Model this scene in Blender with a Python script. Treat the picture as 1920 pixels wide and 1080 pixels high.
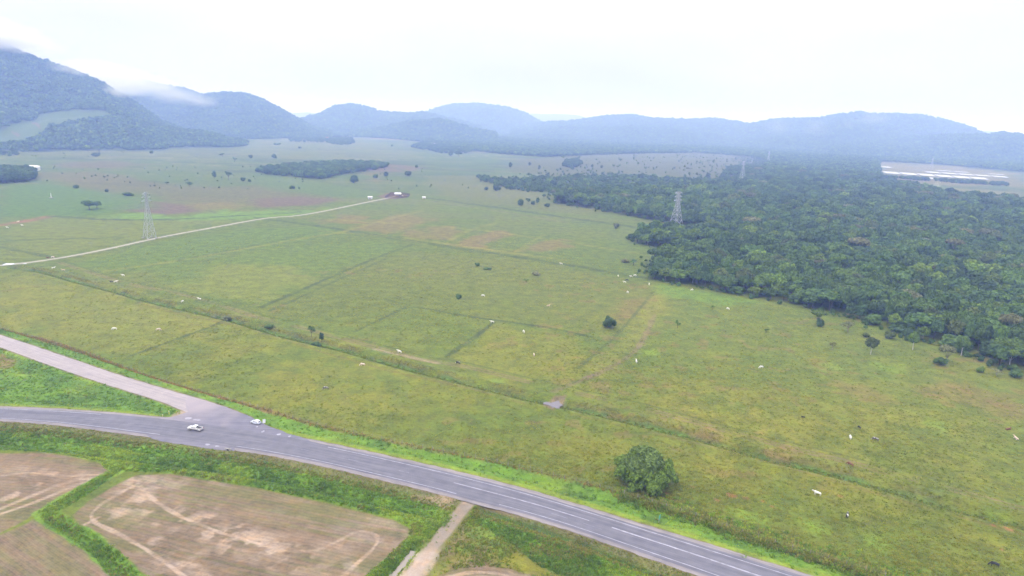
import bpy, bmesh, math, random
import numpy as np
from mathutils import Vector, Matrix

for _o in list(bpy.data.objects):
    bpy.data.objects.remove(_o, do_unlink=True)
SC = bpy.context.scene
COL = SC.collection
rad = math.radians

# ------------------------------------------------------------------ camera
CAM_H = 90.0
FPX = 1280.0                      # focal length in pixels of the 1920 px wide photograph
PITCH = math.atan((540 - 232) / FPX)
ROLL = rad(2.0)
fwd = np.array([0, math.cos(PITCH), -math.sin(PITCH)])
r0 = np.array([1.0, 0, 0])
u0 = np.array([0, math.sin(PITCH), math.cos(PITCH)])
RV = math.cos(ROLL) * r0 + math.sin(ROLL) * u0
UV = math.cos(ROLL) * u0 - math.sin(ROLL) * r0
cd = bpy.data.cameras.new('camera')
cam = bpy.data.objects.new('camera', cd)
COL.objects.link(cam)
cd.sensor_width = 36.0
cd.lens = 36.0 * FPX / 1920.0
cd.clip_start = 1.0
cd.clip_end = 60000.0
cam.matrix_world = Matrix(((RV[0], UV[0], -fwd[0], 0), (RV[1], UV[1], -fwd[1], 0),
                           (RV[2], UV[2], -fwd[2], CAM_H), (0, 0, 0, 1)))
SC.camera = cam

# ------------------------------------------------------------------ world, sun, exposure
SUN_EL, SUN_AZ = rad(58), rad(-135)       # high, behind and to the left of the camera, veiled by cloud
w = bpy.data.worlds.new('World')
SC.world = w
w.use_nodes = True
nt = w.node_tree
nt.nodes.clear()
N, L = nt.nodes.new, nt.links.new
out = N('ShaderNodeOutputWorld')
bg = N('ShaderNodeBackground')
sky = N('ShaderNodeTexSky')
sky.sky_type = 'NISHITA'
sky.sun_disc = False
sky.sun_elevation = SUN_EL
sky.sun_rotation = SUN_AZ
sky.air_density = 1.0
sky.dust_density = 4.0
tc = N('ShaderNodeTexCoord')
sep = N('ShaderNodeSeparateXYZ')
L(tc.outputs['Generated'], sep.inputs[0])
rmp = N('ShaderNodeValToRGB')             # even stratus: dimmer towards the horizon as any overcast sky
rmp.color_ramp.elements[0].position = 0.0
rmp.color_ramp.elements[0].color = (0.53, 0.565, 0.78, 1)
rmp.color_ramp.elements[1].position = 1.0
rmp.color_ramp.elements[1].color = (1.82, 1.845, 2.25, 1)
e = rmp.color_ramp.elements.new(0.06)
e.color = (0.61, 0.635, 0.83, 1)
e = rmp.color_ramp.elements.new(0.17)
e.color = (0.78, 0.79, 0.98, 1)
e = rmp.color_ramp.elements.new(0.45)
e.color = (1.26, 1.285, 1.58, 1)
L(sep.outputs['Z'], rmp.inputs[0])
mp = N('ShaderNodeMapping')
mp.inputs['Scale'].default_value = (1.0, 1.0, 3.5)
L(tc.outputs['Generated'], mp.inputs[0])
cn = N('ShaderNodeTexNoise')
cn.inputs['Scale'].default_value = 2.2
cn.inputs['Detail'].default_value = 5
cn.inputs['Roughness'].default_value = 0.5
L(mp.outputs[0], cn.inputs['Vector'])
cm = N('ShaderNodeMapRange')
cm.inputs['From Min'].default_value = 0.3
cm.inputs['From Max'].default_value = 0.7
cm.inputs['To Min'].default_value = 0.88
cm.inputs['To Max'].default_value = 1.12
L(cn.outputs[0], cm.inputs[0])
ml = N('ShaderNodeVectorMath')
ml.operation = 'SCALE'
L(rmp.outputs[0], ml.inputs[0])
L(cm.outputs[0], ml.inputs['Scale'])
sc10 = N('ShaderNodeVectorMath')          # overcast radiance expressed in the sky texture's units
sc10.operation = 'SCALE'
sc10.inputs['Scale'].default_value = 10.0
L(ml.outputs[0], sc10.inputs[0])
mx = N('ShaderNodeMix')
mx.data_type = 'RGBA'
mx.inputs['Factor'].default_value = 0.88
L(sky.outputs[0], mx.inputs['A'])
L(sc10.outputs[0], mx.inputs['B'])
L(mx.outputs['Result'], bg.inputs[0])
bg.inputs[1].default_value = 0.10
L(bg.outputs[0], out.inputs[0])

sd = bpy.data.lights.new('sun', 'SUN')
sd.energy = 1.3
sd.angle = rad(14)
sd.color = (1.0, 0.95, 0.82)
sun = bpy.data.objects.new('sun', sd)
COL.objects.link(sun)
_d = Vector((math.sin(SUN_AZ) * math.cos(SUN_EL), math.cos(SUN_AZ) * math.cos(SUN_EL), math.sin(SUN_EL)))
sun.rotation_euler = _d.to_track_quat('Z', 'Y').to_euler()

SC.view_settings.view_transform = 'Standard'
SC.view_settings.look = 'None'
SC.view_settings.exposure = 0.55
SC.view_settings.gamma = 1.0
SC.view_settings.use_curve_mapping = False
cy = SC.cycles
cy.use_denoising = True
cy.max_bounces = 6
cy.diffuse_bounces = 2
cy.glossy_bounces = 2
cy.transmission_bounces = 2
cy.transparent_max_bounces = 6
cy.volume_bounces = 2
cy.use_adaptive_sampling = True
cy.caustics_reflective = False
cy.caustics_refractive = False

HAZE_DENSITY = 3.3e-4
HAZE_COLOR = (0.33, 0.475, 1.0)


# ------------------------------------------------------------------ helpers
def ray(px, py):
    return fwd + RV * (px - 960) / FPX + UV * (540 - py) / FPX


def G(px, py, z=0.0):
    d = ray(px, py)
    t = (z - CAM_H) / d[2]
    return np.array([d[0] * t, d[1] * t])


def GP(pts, z=0.0):
    return np.array([G(a, b, z) for a, b in pts])


def project(x, y, z):
    dx, dy, dz = x, y, z - CAM_H
    f = dx * fwd[0] + dy * fwd[1] + dz * fwd[2]
    f = np.where(f > 1, f, 1)
    a = (dx * RV[0] + dy * RV[1] + dz * RV[2]) / f
    b = (dx * UV[0] + dy * UV[1] + dz * UV[2]) / f
    return 960 + a * FPX, 540 - b * FPX


def ss(a, b, x):
    t = np.clip((x - a) / (b - a), 0, 1)
    return t * t * (3 - 2 * t)


_TAB = {}


def vnoise(x, y, seed=0):
    """value noise from a 256 x 256 lattice of random numbers"""
    if seed not in _TAB:
        _TAB[seed] = np.random.RandomState(seed + 1000).rand(256, 256).astype(np.float32).ravel()
    T = _TAB[seed]
    x = np.asarray(x, np.float32)
    y = np.asarray(y, np.float32)
    x0 = np.floor(x)
    y0 = np.floor(y)
    fx = x - x0
    fy = y - y0
    ix = x0.astype(np.int32) & 255
    iy = (y0.astype(np.int32) & 255) << 8
    jx = (ix + 1) & 255
    jy = (iy + 256) & 65535
    fx = fx * fx * (3 - 2 * fx)
    fy = fy * fy * (3 - 2 * fy)
    a = T[iy + ix]
    c = T[jy + ix]
    a = a + (T[iy + jx] - a) * fx
    c = c + (T[jy + jx] - c) * fx
    return a + (c - a) * fy


def fbm(x, y, scale, seed=0, octv=4):
    s = 0.0
    amp = 0.5
    tot = 0
    f = 1.0 / scale
    for i in range(octv):
        s = s + amp * vnoise(x * f + 17.3 * i, y * f - 9.1 * i, seed + i * 7)
        tot += amp
        amp *= 0.5
        f *= 2.03
    return s / tot


def smooth_line(P, step=2.0, it=2):
    P = np.asarray(P, float)
    for _ in range(it):
        Q = [P[0]]
        for a, b in zip(P[:-1], P[1:]):
            Q += [0.75 * a + 0.25 * b, 0.25 * a + 0.75 * b]
        Q.append(P[-1])
        P = np.array(Q)
    return resample(P, step)


def resample(P, step):
    P = np.asarray(P, float)
    s = np.concatenate([[0], np.cumsum(np.linalg.norm(np.diff(P, axis=0), axis=1))])
    n = max(2, int(s[-1] / step) + 1)
    t = np.linspace(0, s[-1], n)
    return np.stack([np.interp(t, s, P[:, 0]), np.interp(t, s, P[:, 1])], 1)


def simplify(P, tol=0.12):
    """drop the points of a polyline that lie within tol of its chords"""
    keep_ = np.zeros(len(P), bool)
    keep_[[0, -1]] = True
    st = [(0, len(P) - 1)]
    while st:
        a, b = st.pop()
        if b - a < 2:
            continue
        v = P[b] - P[a]
        q = P[a + 1:b] - P[a]
        l = np.hypot(*v)
        d = np.hypot(q[:, 0], q[:, 1]) if l < 1e-6 else np.abs(v[0] * q[:, 1] - v[1] * q[:, 0]) / l
        i_ = int(np.argmax(d))
        if d[i_] > tol:
            i_ += a + 1
            keep_[i_] = True
            st += [(a, i_), (i_, b)]
    return P[keep_]


def line_dist(X, Y, P, reach=30.0):
    """distance to a polyline, only evaluated within reach of its bounding box"""
    P = simplify(np.asarray(P, float))
    D = np.full(X.shape, 1e6)
    m = (X > P[:, 0].min() - reach) & (X < P[:, 0].max() + reach) & (Y > P[:, 1].min() - reach) & (Y < P[:, 1].max() + reach)
    if not m.any():
        return D
    x = X[m]
    y = Y[m]
    d = np.full(x.shape, 1e12)
    for a, b in zip(P[:-1], P[1:]):
        v = b - a
        l2 = max(v @ v, 1e-9)
        t = np.clip(((x - a[0]) * v[0] + (y - a[1]) * v[1]) / l2, 0, 1)
        d = np.minimum(d, (x - a[0] - t * v[0]) ** 2 + (y - a[1] - t * v[1]) ** 2)
    D[m] = np.sqrt(d)
    return D


def inside(X, Y, P):
    P = np.asarray(P, float)
    r = np.zeros(X.shape, bool)
    m = (X >= P[:, 0].min()) & (X <= P[:, 0].max()) & (Y >= P[:, 1].min()) & (Y <= P[:, 1].max())
    x = X[m]
    y = Y[m]
    c = np.zeros(x.shape, bool)
    j = len(P) - 1
    for i in range(len(P)):
        xi, yi = P[i]
        xj, yj = P[j]
        if yi != yj:
            c ^= ((yi > y) != (yj > y)) & (x < (xj - xi) * (y - yi) / (yj - yi) + xi)
        j = i
    r[m] = c
    return r


def poly_mask(X, Y, pts, soft=3.0, nz=None):
    """soft polygon mask, pts on the ground plane in metres"""
    P = np.asarray(pts, float)
    ins = inside(X, Y, P)
    D = line_dist(X, Y, np.vstack([P, P[:1]]), soft * 3)
    sd_ = np.where(ins, np.minimum(D, 1e5), -D)
    if nz is not None:
        sd_ = sd_ + nz
    return ss(-soft, soft, sd_)


# ------------------------------------------------------------------ objects
def tag(o, label=None, cat=None, group=None, kind=None):
    if label:
        o['label'] = label
    if cat:
        o['category'] = cat
    if group:
        o['group'] = group
    if kind:
        o['kind'] = kind
    return o


def link(o, parent=None):
    COL.objects.link(o)
    if parent is not None:
        o.parent = parent
    return o


def mesh_np(name, V, F, mat=None, smooth=False):
    """V (n,3), F: (m,4) or (m,3) int array"""
    me = bpy.data.meshes.new(name)
    V = np.ascontiguousarray(V, np.float32)
    F = np.ascontiguousarray(F, np.int32)
    k = F.shape[1]
    me.vertices.add(len(V))
    me.vertices.foreach_set('co', V.ravel())
    me.loops.add(F.size)
    me.loops.foreach_set('vertex_index', F.ravel())
    me.polygons.add(len(F))
    me.polygons.foreach_set('loop_start', np.arange(0, F.size, k, dtype=np.int32))
    me.update(calc_edges=True)
    if smooth:
        me.polygons.foreach_set('use_smooth', np.ones(len(F), bool))
    if mat:
        me.materials.append(mat)
    return me


def attr(me, name, data, typ='FLOAT'):
    a = me.attributes.new(name, typ, 'POINT')
    data = np.ascontiguousarray(data, np.float32)
    if typ == 'FLOAT_COLOR':
        c = np.ones((len(data), 4), np.float32)
        c[:, :3] = data
        a.data.foreach_set('color', c.ravel())
    elif typ == 'INT':
        a.data.foreach_set('value', np.ascontiguousarray(data, np.int32))
    else:
        a.data.foreach_set('value', data)


def obj(name, me, parent=None, loc=None, rz=None):
    o = bpy.data.objects.new(name, me)
    link(o, parent)
    if loc is not None:
        o.location = loc
    if rz is not None:
        o.rotation_euler = (0, 0, rz)
    return o


def bm_mesh(name, bm, mat=None, smooth=False):
    me = bpy.data.meshes.new(name)
    bm.normal_update()
    bm.to_mesh(me)
    bm.free()
    if smooth:
        for p in me.polygons:
            p.use_smooth = True
    if mat:
        me.materials.append(mat)
    return me


def add_box(bm, c, s, rz=0.0, bevel=0.0):
    r = bmesh.ops.create_cube(bm, size=1.0)
    M = Matrix.Translation(c) @ Matrix.Rotation(rz, 4, 'Z') @ Matrix.Diagonal((s[0], s[1], s[2], 1))
    bmesh.ops.transform(bm, matrix=M, verts=r['verts'])
    if bevel:
        es = {e for v in r['verts'] for e in v.link_edges}
        bmesh.ops.bevel(bm, geom=list(es), offset=bevel, segments=2, affect='EDGES')


def add_bar(bm, a, b, t, t2=None):
    a = Vector(a)
    b = Vector(b)
    d = b - a
    r = bmesh.ops.create_cube(bm, size=1.0)
    q = d.to_track_quat('Z', 'Y').to_matrix().to_4x4()
    M = Matrix.Translation((a + b) / 2) @ q @ Matrix.Diagonal((t, t2 or t, d.length, 1))
    bmesh.ops.transform(bm, matrix=M, verts=r['verts'])


def add_tube(bm, pts, rads, seg=7):
    prev = None
    n = len(pts)
    for i, (p, r) in enumerate(zip(pts, rads)):
        p = Vector(p)
        d = Vector(pts[min(i + 1, n - 1)]) - Vector(pts[max(i - 1, 0)])
        q = d.to_track_quat('Z', 'Y')
        ring = [bm.verts.new(p + q @ Vector((r * math.cos(2 * math.pi * k / seg), r * math.sin(2 * math.pi * k / seg), 0))) for k in range(seg)]
        if prev:
            for k in range(seg):
                bm.faces.new((prev[k], prev[(k + 1) % seg], ring[(k + 1) % seg], ring[k]))
        else:
            bm.faces.new(ring[::-1])
        prev = ring
    bm.faces.new(prev)


# ------------------------------------------------------------------ materials
def new_mat(name):
    m = bpy.data.materials.new(name)
    m.use_nodes = True
    t = m.node_tree
    b = t.nodes['Principled BSDF']
    return m, t, b


def simple_mat(name, col, rough=0.6, metal=0.0, var=0.12, scale=6.0, spec=0.4):
    m, t, b = new_mat(name)
    n = t.nodes.new('ShaderNodeTexNoise')
    n.inputs['Scale'].default_value = scale
    n.inputs['Detail'].default_value = 4
    tc_ = t.nodes.new('ShaderNodeTexCoord')
    t.links.new(tc_.outputs['Object'], n.inputs['Vector'])
    r = t.nodes.new('ShaderNodeMapRange')
    r.inputs['From Min'].default_value = 0.3
    r.inputs['From Max'].default_value = 0.7
    r.inputs['To Min'].default_value = 1 - var
    r.inputs['To Max'].default_value = 1 + var
    t.links.new(n.outputs[0], r.inputs[0])
    v = t.nodes.new('ShaderNodeVectorMath')
    v.operation = 'SCALE'
    v.inputs[0].default_value = col
    t.links.new(r.outputs[0], v.inputs['Scale'])
    t.links.new(v.outputs[0], b.inputs['Base Color'])
    b.inputs['Roughness'].default_value = rough
    b.inputs['Metallic'].default_value = metal
    b.inputs['Specular IOR Level'].default_value = spec
    return m


def leaf_mat(name, col, var=0.35, hue=0.25, transl=0.25, tip=None, objvar=0.28):
    """foliage: tint differs from tree to tree and from leaf clump to leaf clump"""
    m, t, b = new_mat(name)
    NN, LL = t.nodes.new, t.links.new
    geo = NN('ShaderNodeNewGeometry')
    oi = NN('ShaderNodeObjectInfo')
    r1 = NN('ShaderNodeMapRange')
    r1.inputs['To Min'].default_value = 1 - var
    r1.inputs['To Max'].default_value = 1 + var
    LL(geo.outputs['Random Per Island'], r1.inputs[0])
    r2 = NN('ShaderNodeMapRange')
    r2.inputs['To Min'].default_value = 1 - objvar
    r2.inputs['To Max'].default_value = 1 + objvar
    LL(oi.outputs['Random'], r2.inputs[0])
    mm = NN('ShaderNodeMath')
    mm.operation = 'MULTIPLY'
    LL(r1.outputs[0], mm.inputs[0])
    LL(r2.outputs[0], mm.inputs[1])
    c2 = tip or (min(1, col[0] * (1 + 1.6 * hue)), col[1] * (1 + 0.5 * hue), col[2] * (1 - 0.5 * hue))
    mix = NN('ShaderNodeMix')
    mix.data_type = 'RGBA'
    mix.inputs['A'].default_value = (*col, 1)
    mix.inputs['B'].default_value = (*c2, 1)
    fr = NN('ShaderNodeMath')
    fr.operation = 'MULTIPLY'
    fr.inputs[1].default_value = 7.31
    LL(oi.outputs['Random'], fr.inputs[0])
    f2 = NN('ShaderNodeMath')
    f2.operation = 'FRACT'
    LL(fr.outputs[0], f2.inputs[0])
    f3 = NN('ShaderNodeMath')
    f3.operation = 'MULTIPLY_ADD'
    f3.inputs[1].default_value = 0.6
    LL(f2.outputs[0], f3.inputs[0])
    f4 = NN('ShaderNodeMath')
    f4.operation = 'MULTIPLY'
    f4.inputs[1].default_value = 0.4
    LL(geo.outputs['Random Per Island'], f4.inputs[0])
    LL(f4.outputs[0], f3.inputs[2])
    LL(f3.outputs[0], mix.inputs['Factor'])
    v = NN('ShaderNodeVectorMath')
    v.operation = 'SCALE'
    LL(mix.outputs['Result'], v.inputs[0])
    LL(mm.outputs[0], v.inputs['Scale'])
    LL(v.outputs[0], b.inputs['Base Color'])
    b.inputs['Roughness'].default_value = 0.7
    b.inputs['Specular IOR Level'].default_value = 0.25
    if transl:
        tr = NN('ShaderNodeBsdfTranslucent')
        LL(v.outputs[0], tr.inputs[0])
        ms = NN('ShaderNodeMixShader')
        ms.inputs[0].default_value = transl
        LL(b.outputs[0], ms.inputs[1])
        LL(tr.outputs[0], ms.inputs[2])
        LL(ms.outputs[0], t.nodes['Material Output'].inputs[0])
    return m


# ================================================================== layout lines (pixel of the photo -> metres on the ground)
ROAD_Z = 0.5
R1_UP = GP([(-260, 752), (-130, 756), (0, 762), (100, 766), (180, 771), (260, 778), (330, 785), (420, 797), (540, 816), (600, 828), (700, 849), (800, 871),
            (900, 895), (1000, 921), (1100, 951), (1200, 982), (1300, 1012), (1400, 1043), (1500, 1073), (1700, 1137), (1900, 1205)], ROAD_Z)
R1_LO = GP([(-260, 783), (-130, 784), (0, 788), (100, 795), (180, 805), (260, 816), (340, 826), (420, 840), (500, 852), (600, 871), (700, 895), (800, 919),
            (870, 938), (1000, 972), (1100, 1004), (1200, 1040), (1300, 1075), (1400, 1112), (1600, 1190), (1800, 1275)], ROAD_Z)
R1_UP = smooth_line(R1_UP, 1.0)
R1_LO = smooth_line(R1_LO, 1.0)
_n = 420
_a = resample(R1_UP, 0.5)
_b = resample(R1_LO, 0.5)
_ia = np.linspace(0, len(_a) - 1, _n).astype(int)
_ib = np.linspace(0, len(_b) - 1, _n).astype(int)
# pair each upper-edge point with the nearest lower-edge point
R1_PAIR = np.array([_b[np.argmin(((_b - p) ** 2).sum(1))] for p in _a[_ia]])
R1_TOP = _a[_ia]
R1_MID = (R1_TOP + R1_PAIR) / 2
R2_UP = smooth_line(GP([(-260, 545), (-120, 588), (0, 628), (100, 661), (200, 696), (300, 727), (350, 741), (420, 762), (470, 783)], 0.4), 1.0)
R2_LO = smooth_line(GP([(-260, 565), (-120, 610), (0, 651), (100, 688), (200, 722), (300, 752), (345, 771), (400, 797), (440, 806)], 0.4), 1.0)
R2_MID = smooth_line(GP([(-260, 555), (-120, 599), (0, 640), (100, 675), (200, 709), (300, 739), (348, 756), (410, 782)], 0.4), 2.0)
APRON = GP([(300, 784), (330, 780), (352, 772), (348, 758), (352, 744), (420, 762), (447, 772), (470, 782), (500, 797), (540, 813), (575, 823), (600, 836), (480, 830), (330, 800)], 0.46)
BAY = GP([(270, 812), (330, 820), (440, 838), (440, 846), (420, 845), (396, 842), (360, 836), (310, 829), (285, 823)], 0.46)
T1 = smooth_line(GP([(-60, 505), (0, 498), (45, 494), (110, 485), (200, 468), (300, 445), (400, 427), (480, 412), (520, 407), (550, 406), (600, 398), (680, 381), (740, 369)]), 3.0)
T3 = smooth_line(GP([(890, 930), (876, 948), (858, 968), (835, 997), (806, 1035), (780, 1068), (750, 1110), (715, 1160)]), 1.5)
D1 = smooth_line(GP([(20, 503), (60, 506), (95, 513), (150, 530), (215, 545), (270, 562), (330, 576), (405, 592), (450, 604), (520, 627), (600, 645), (660, 659), (750, 687),
                     (830, 706), (900, 724), (960, 739), (1010, 751), (1040, 757), (1075, 764), (1150, 782), (1250, 806), (1350, 832), (1440, 861), (1530, 879), (1620, 902),
                     (1750, 941), (1920, 985), (2100, 1035)]), 2.0)
TR2 = smooth_line(GP([(110, 492), (180, 515), (250, 535), (350, 553), (440, 580), (480, 595), (560, 613), (660, 640), (720, 655), (760, 667), (800, 677), (860, 684), (930, 701),
                      (1050, 731), (1200, 763), (1330, 800), (1440, 830), (1530, 851), (1650, 880), (1920, 955)]), 3.0)
TRL = smooth_line(GP([(250, 566), (330, 588), (400, 602), (440, 612), (480, 622), (540, 640), (600, 660), (660, 675), (720, 694), (800, 712), (900, 735), (1000, 764), (1100, 785), (1300, 832), (1500, 885), (1700, 945), (1920, 1005)]), 3.0)
FENCE = smooth_line(GP([(-120, 588), (0, 614), (80, 635), (160, 660), (250, 694), (330, 721), (420, 745), (500, 766), (560, 790), (640, 808), (700, 822), (780, 838), (900, 861), (1000, 884), (1100, 908), (1170, 928)]), 2.0)
FENCE2 = smooth_line(GP([(1170, 928), (1300, 968), (1400, 1004), (1500, 1035), (1600, 1065), (1750, 1110), (1900, 1160)]), 2.0)
CANAL_W = smooth_line(GP([(777, 1030), (760, 1050), (736, 1078), (705, 1115)]), 1.0)
CANAL_L = smooth_line(GP([(90, 968), (110, 985), (160, 1012), (200, 1045), (236, 1077), (270, 1115)]), 1.0)
CANAL_U = smooth_line(GP([(0, 830), (100, 842), (215, 858), (320, 872), (480, 893), (600, 920), (700, 944), (760, 958), (800, 966), (832, 972)]), 1.5)
CANAL_R = smooth_line(GP([(905, 955), (980, 985), (1060, 1008), (1140, 1040), (1220, 1075), (1300, 1110)]), 1.5)
BUND_L = smooth_line(GP([(225, 880), (180, 903), (130, 932), (85, 962)]), 1.5)
BUND_R = smooth_line(GP([(838, 972), (800, 1000), (760, 1035), (715, 1075), (680, 1110)]), 1.5)


PUD = GP([(1018, 752), (1025, 750.5), (1034, 752), (1040, 748.5), (1047, 746.5), (1053, 748), (1052, 754), (1055, 757), (1049, 760), (1047, 764), (1041, 765), (1036, 760), (1028, 757), (1020, 756)])
POND_FLAT = GP([(1640, 304), (1760, 307), (1930, 322), (2100, 338), (2100, 392), (1920, 372), (1820, 360), (1735, 352), (1650, 346)])


def gh(X, Y):
    """ground height"""
    X = np.atleast_1d(np.asarray(X, float))
    Y = np.atleast_1d(np.asarray(Y, float))
    r = np.hypot(X, Y)
    z = 0.35 * (fbm(X, Y, 35, 3, 3) - 0.5) + ss(900, 2200, r) * 9 * (fbm(X, Y, 420, 5, 3) - 0.5)
    z = z * (1 - poly_mask(X, Y, POND_FLAT, 40.0))
    dr = line_dist(X, Y, R1_MID, 40)
    d2 = line_dist(X, Y, R2_MID, 40)
    ap = inside(X, Y, APRON)
    dap = np.where(ap, 0, line_dist(X, Y, np.vstack([APRON, APRON[:1]]), 15))
    dby = np.where(inside(X, Y, BAY), 0, line_dist(X, Y, np.vstack([BAY, BAY[:1]]), 15))
    dd = np.minimum(np.minimum(dr - 5.8, d2 - 4.2), np.minimum(dap, dby))
    z = z * ss(4, 20, dd) + 0.42 * (1 - ss(0.6, 4.0, dd))
    dn = np.minimum(dd, 60)
    z -= 0.7 * np.exp(-((dn - 6.5) / 1.6) ** 2) * ss(0.45, 0.55, fbm(X, Y, 60, 21, 2) + 0.1)
    for P, wd, dp in ((D1, 2.0, 1.1), (CANAL_W, 1.2, 1.0), (CANAL_L, 1.1, 0.9), (CANAL_U, 1.3, 0.9), (CANAL_R, 1.3, 0.7)):
        d = line_dist(X, Y, P, 12)
        z -= dp * np.exp(-(np.minimum(d, 50) / wd) ** 2)
        z += 0.45 * dp * np.exp(-((np.minimum(d, 50) - 2.4 * wd) / (0.9 * wd)) ** 2) * ss(2, 5, dd)
    k = poly_mask(X, Y, PUD, 1.6)
    z = z * (1 - k) - 0.75 * k
    d = line_dist(X, Y, T3, 12)
    k = 1 - ss(1.6, 3.5, np.minimum(d, 40))
    z = z * (1 - k) + 0.25 * k
    k = 1 - ss(2.2, 5.0, np.minimum(line_dist(X, Y, T1, 15), 40))
    z = z * (1 - k) + 0.15 * k
    return z


# ================================================================== ground sheet
def ground_grid():
    azf = np.radians(np.linspace(-47, 47, 960))
    azc = np.radians(np.arange(47 + 7, 360 - 47 - 3, 7.0))
    az = np.concatenate([azf, azc])
    rr = np.concatenate([[4, 30, 70, 95], 1.0 / np.linspace(1 / 106.0, 1 / 2200.0, 640), np.geomspace(2280, 20000, 36)])
    A, Rr = np.meshgrid(az, rr)
    X = (Rr * np.sin(A)).ravel()
    Y = (Rr * np.cos(A)).ravel()
    na, nr = len(az), len(rr)
    i = np.arange(nr - 1)[:, None] * na + np.arange(na)[None, :]
    j = np.arange(nr - 1)[:, None] * na + ((np.arange(na) + 1) % na)[None, :]
    F = np.stack([i, j, j + na, i + na], -1).reshape(-1, 4)[:, ::-1]
    return X, Y, F, na


GX, GY, GF, GNA = ground_grid()
GZ = gh(GX, GY)
c0 = len(GX)
GX = np.append(GX, 0.0)
GY = np.append(GY, 0.0)
GZ = np.append(GZ, 0.0)

C_PAST = np.array([0.146, 0.154, 0.012])
C_PASTG = np.array([0.098, 0.132, 0.010])
C_PASTL = np.array([0.190, 0.182, 0.022])
C_LUSH = np.array([0.098, 0.186, 0.014])
C_LUSHB = np.array([0.150, 0.232, 0.018])
C_LUSHD = np.array([0.060, 0.122, 0.018])
C_BROWN = np.array([0.165, 0.112, 0.035])
C_PURP = np.array([0.108, 0.074, 0.045])
C_RED = np.array([0.210, 0.105, 0.055])
C_MUD = np.array([0.158, 0.115, 0.070])
C_MUDD = np.array([0.112, 0.082, 0.048])
C_MUDP = np.array([0.350, 0.265, 0.190])
C_BEIGE = np.array([0.118, 0.118, 0.034])
C_DARK = np.array([0.045, 0.066, 0.010])
C_OLIVE = np.array([0.105, 0.112, 0.020])
C_GREENF = np.array([0.060, 0.105, 0.010])
C_SOIL = np.array([0.20, 0.145, 0.09])

X, Y = GX, GY
n60 = fbm(X, Y, 70, 11, 4)
n12 = fbm(X, Y, 14, 12, 3)
n4 = fbm(X, Y, 4.5, 13, 3)
n200 = fbm(X, Y, 260, 14, 3)
GR = np.hypot(X, Y)
GC = np.empty((len(X), 3))
k = ss(0.35, 0.68, 0.5 * n60 + 0.32 * n12 + 0.18 * n4)[:, None]
GC[:] = C_PASTG * (1 - k) + C_PAST * k
k = (ss(0.55, 0.75, n60) * ss(0.42, 0.65, n4))[:, None] * 0.4
GC = GC * (1 - k) + C_PASTL * k
tuss = np.ones(len(X)) * 0.85
furv = np.zeros(len(X))
mudm = np.zeros(len(X))
wet = np.zeros(len(X))


def blend(mask, col, amt=1.0):
    global GC
    mask = np.asarray(mask * amt, float)
    i_ = np.nonzero(mask > 0.003)[0]
    m_ = np.clip(mask[i_], 0, 1)[:, None]
    GC[i_] = GC[i_] * (1 - m_) + np.asarray(col) * m_


def stroke(P, wdt, soft, amt, col, nz=0.0, reach=25):
    d = line_dist(X, Y, P, reach)
    if nz:
        d = d + nz * (n4 - 0.5) * 4
    blend((1 - ss(wdt / 2 - soft / 2, wdt / 2 + soft / 2, d)) * (.6 + .4 * ss(.35, .6, n12)), col, amt)


def area(px, col, amt=1.0, soft=4.0, nz=6.0, src=None):
    blend(poly_mask(X, Y, GP(px), soft, nz * 2 * ((n12 if src is None else src) - 0.5)), col, amt)


blend(ss(240, 520, GR), np.array([.074, .106, .004]), 0.65)  # middle distance darkened in colour to make up for the haze's brightening
# far plain: greener and darker with distance, the colour offsetting the haze
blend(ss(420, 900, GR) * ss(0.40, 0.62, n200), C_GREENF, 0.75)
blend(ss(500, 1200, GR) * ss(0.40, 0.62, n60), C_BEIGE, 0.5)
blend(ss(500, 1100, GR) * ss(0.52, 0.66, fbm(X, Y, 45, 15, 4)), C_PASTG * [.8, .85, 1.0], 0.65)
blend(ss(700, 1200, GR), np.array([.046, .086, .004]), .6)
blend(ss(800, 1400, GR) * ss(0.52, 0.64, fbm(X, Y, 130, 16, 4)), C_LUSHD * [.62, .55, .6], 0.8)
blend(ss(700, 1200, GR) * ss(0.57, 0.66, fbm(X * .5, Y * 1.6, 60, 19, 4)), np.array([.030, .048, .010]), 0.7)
blend((GR < 900) * ss(0.50, 0.66, fbm(X, Y, 24, 17, 4)), C_PASTG * [.85, .95, .9], 0.45)
blend((GR < 900) * ss(0.56, 0.70, fbm(X, Y, 9, 18, 3)), C_PASTG * [.75, .82, .9], 0.45)
_lt = vnoise(X / 120, Y / 11, 23) * .6 + vnoise(X / 60, Y / 5, 24) * .4
blend(ss(450, 900, GR) * ss(.55, .75, _lt), C_PASTG * [.6, .68, 1.0], .6)
blend(ss(450, 900, GR) * ss(.60, .78, vnoise(X / 150, Y / 14, 25)), C_BEIGE, .5)
# paddocks of the middle distance
area([(140, 495), (300, 452), (480, 428), (600, 424), (640, 432), (560, 452), (430, 476), (330, 500), (220, 512)], C_PASTG * [0.85, 1.0, 0.9], 0.75, 6, 10)
area([(280, 510), (420, 482), (560, 462), (700, 452), (765, 463), (690, 487), (600, 520), (490, 572), (400, 560), (320, 535)], C_PASTG * [0.9, 1.0, 0.9], 0.8, 5, 9)
area([(330, 540), (420, 495), (560, 500), (580, 530), (490, 565), (400, 552)], C_PASTL, 0.35, 8, 12)
area([(770, 470), (900, 480), (1060, 505), (1200, 530), (1215, 560), (1140, 625), (960, 600), (830, 582), (770, 572), (690, 600), (540, 600), (500, 580), (640, 512)], C_PASTG * [1.05, 0.92, 1.1], 0.6, 6, 10)
area([(690, 625), (770, 578), (830, 590), (918, 607), (850, 655), (760, 645)], C_PASTG, 0.5, 4, 6)
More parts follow.
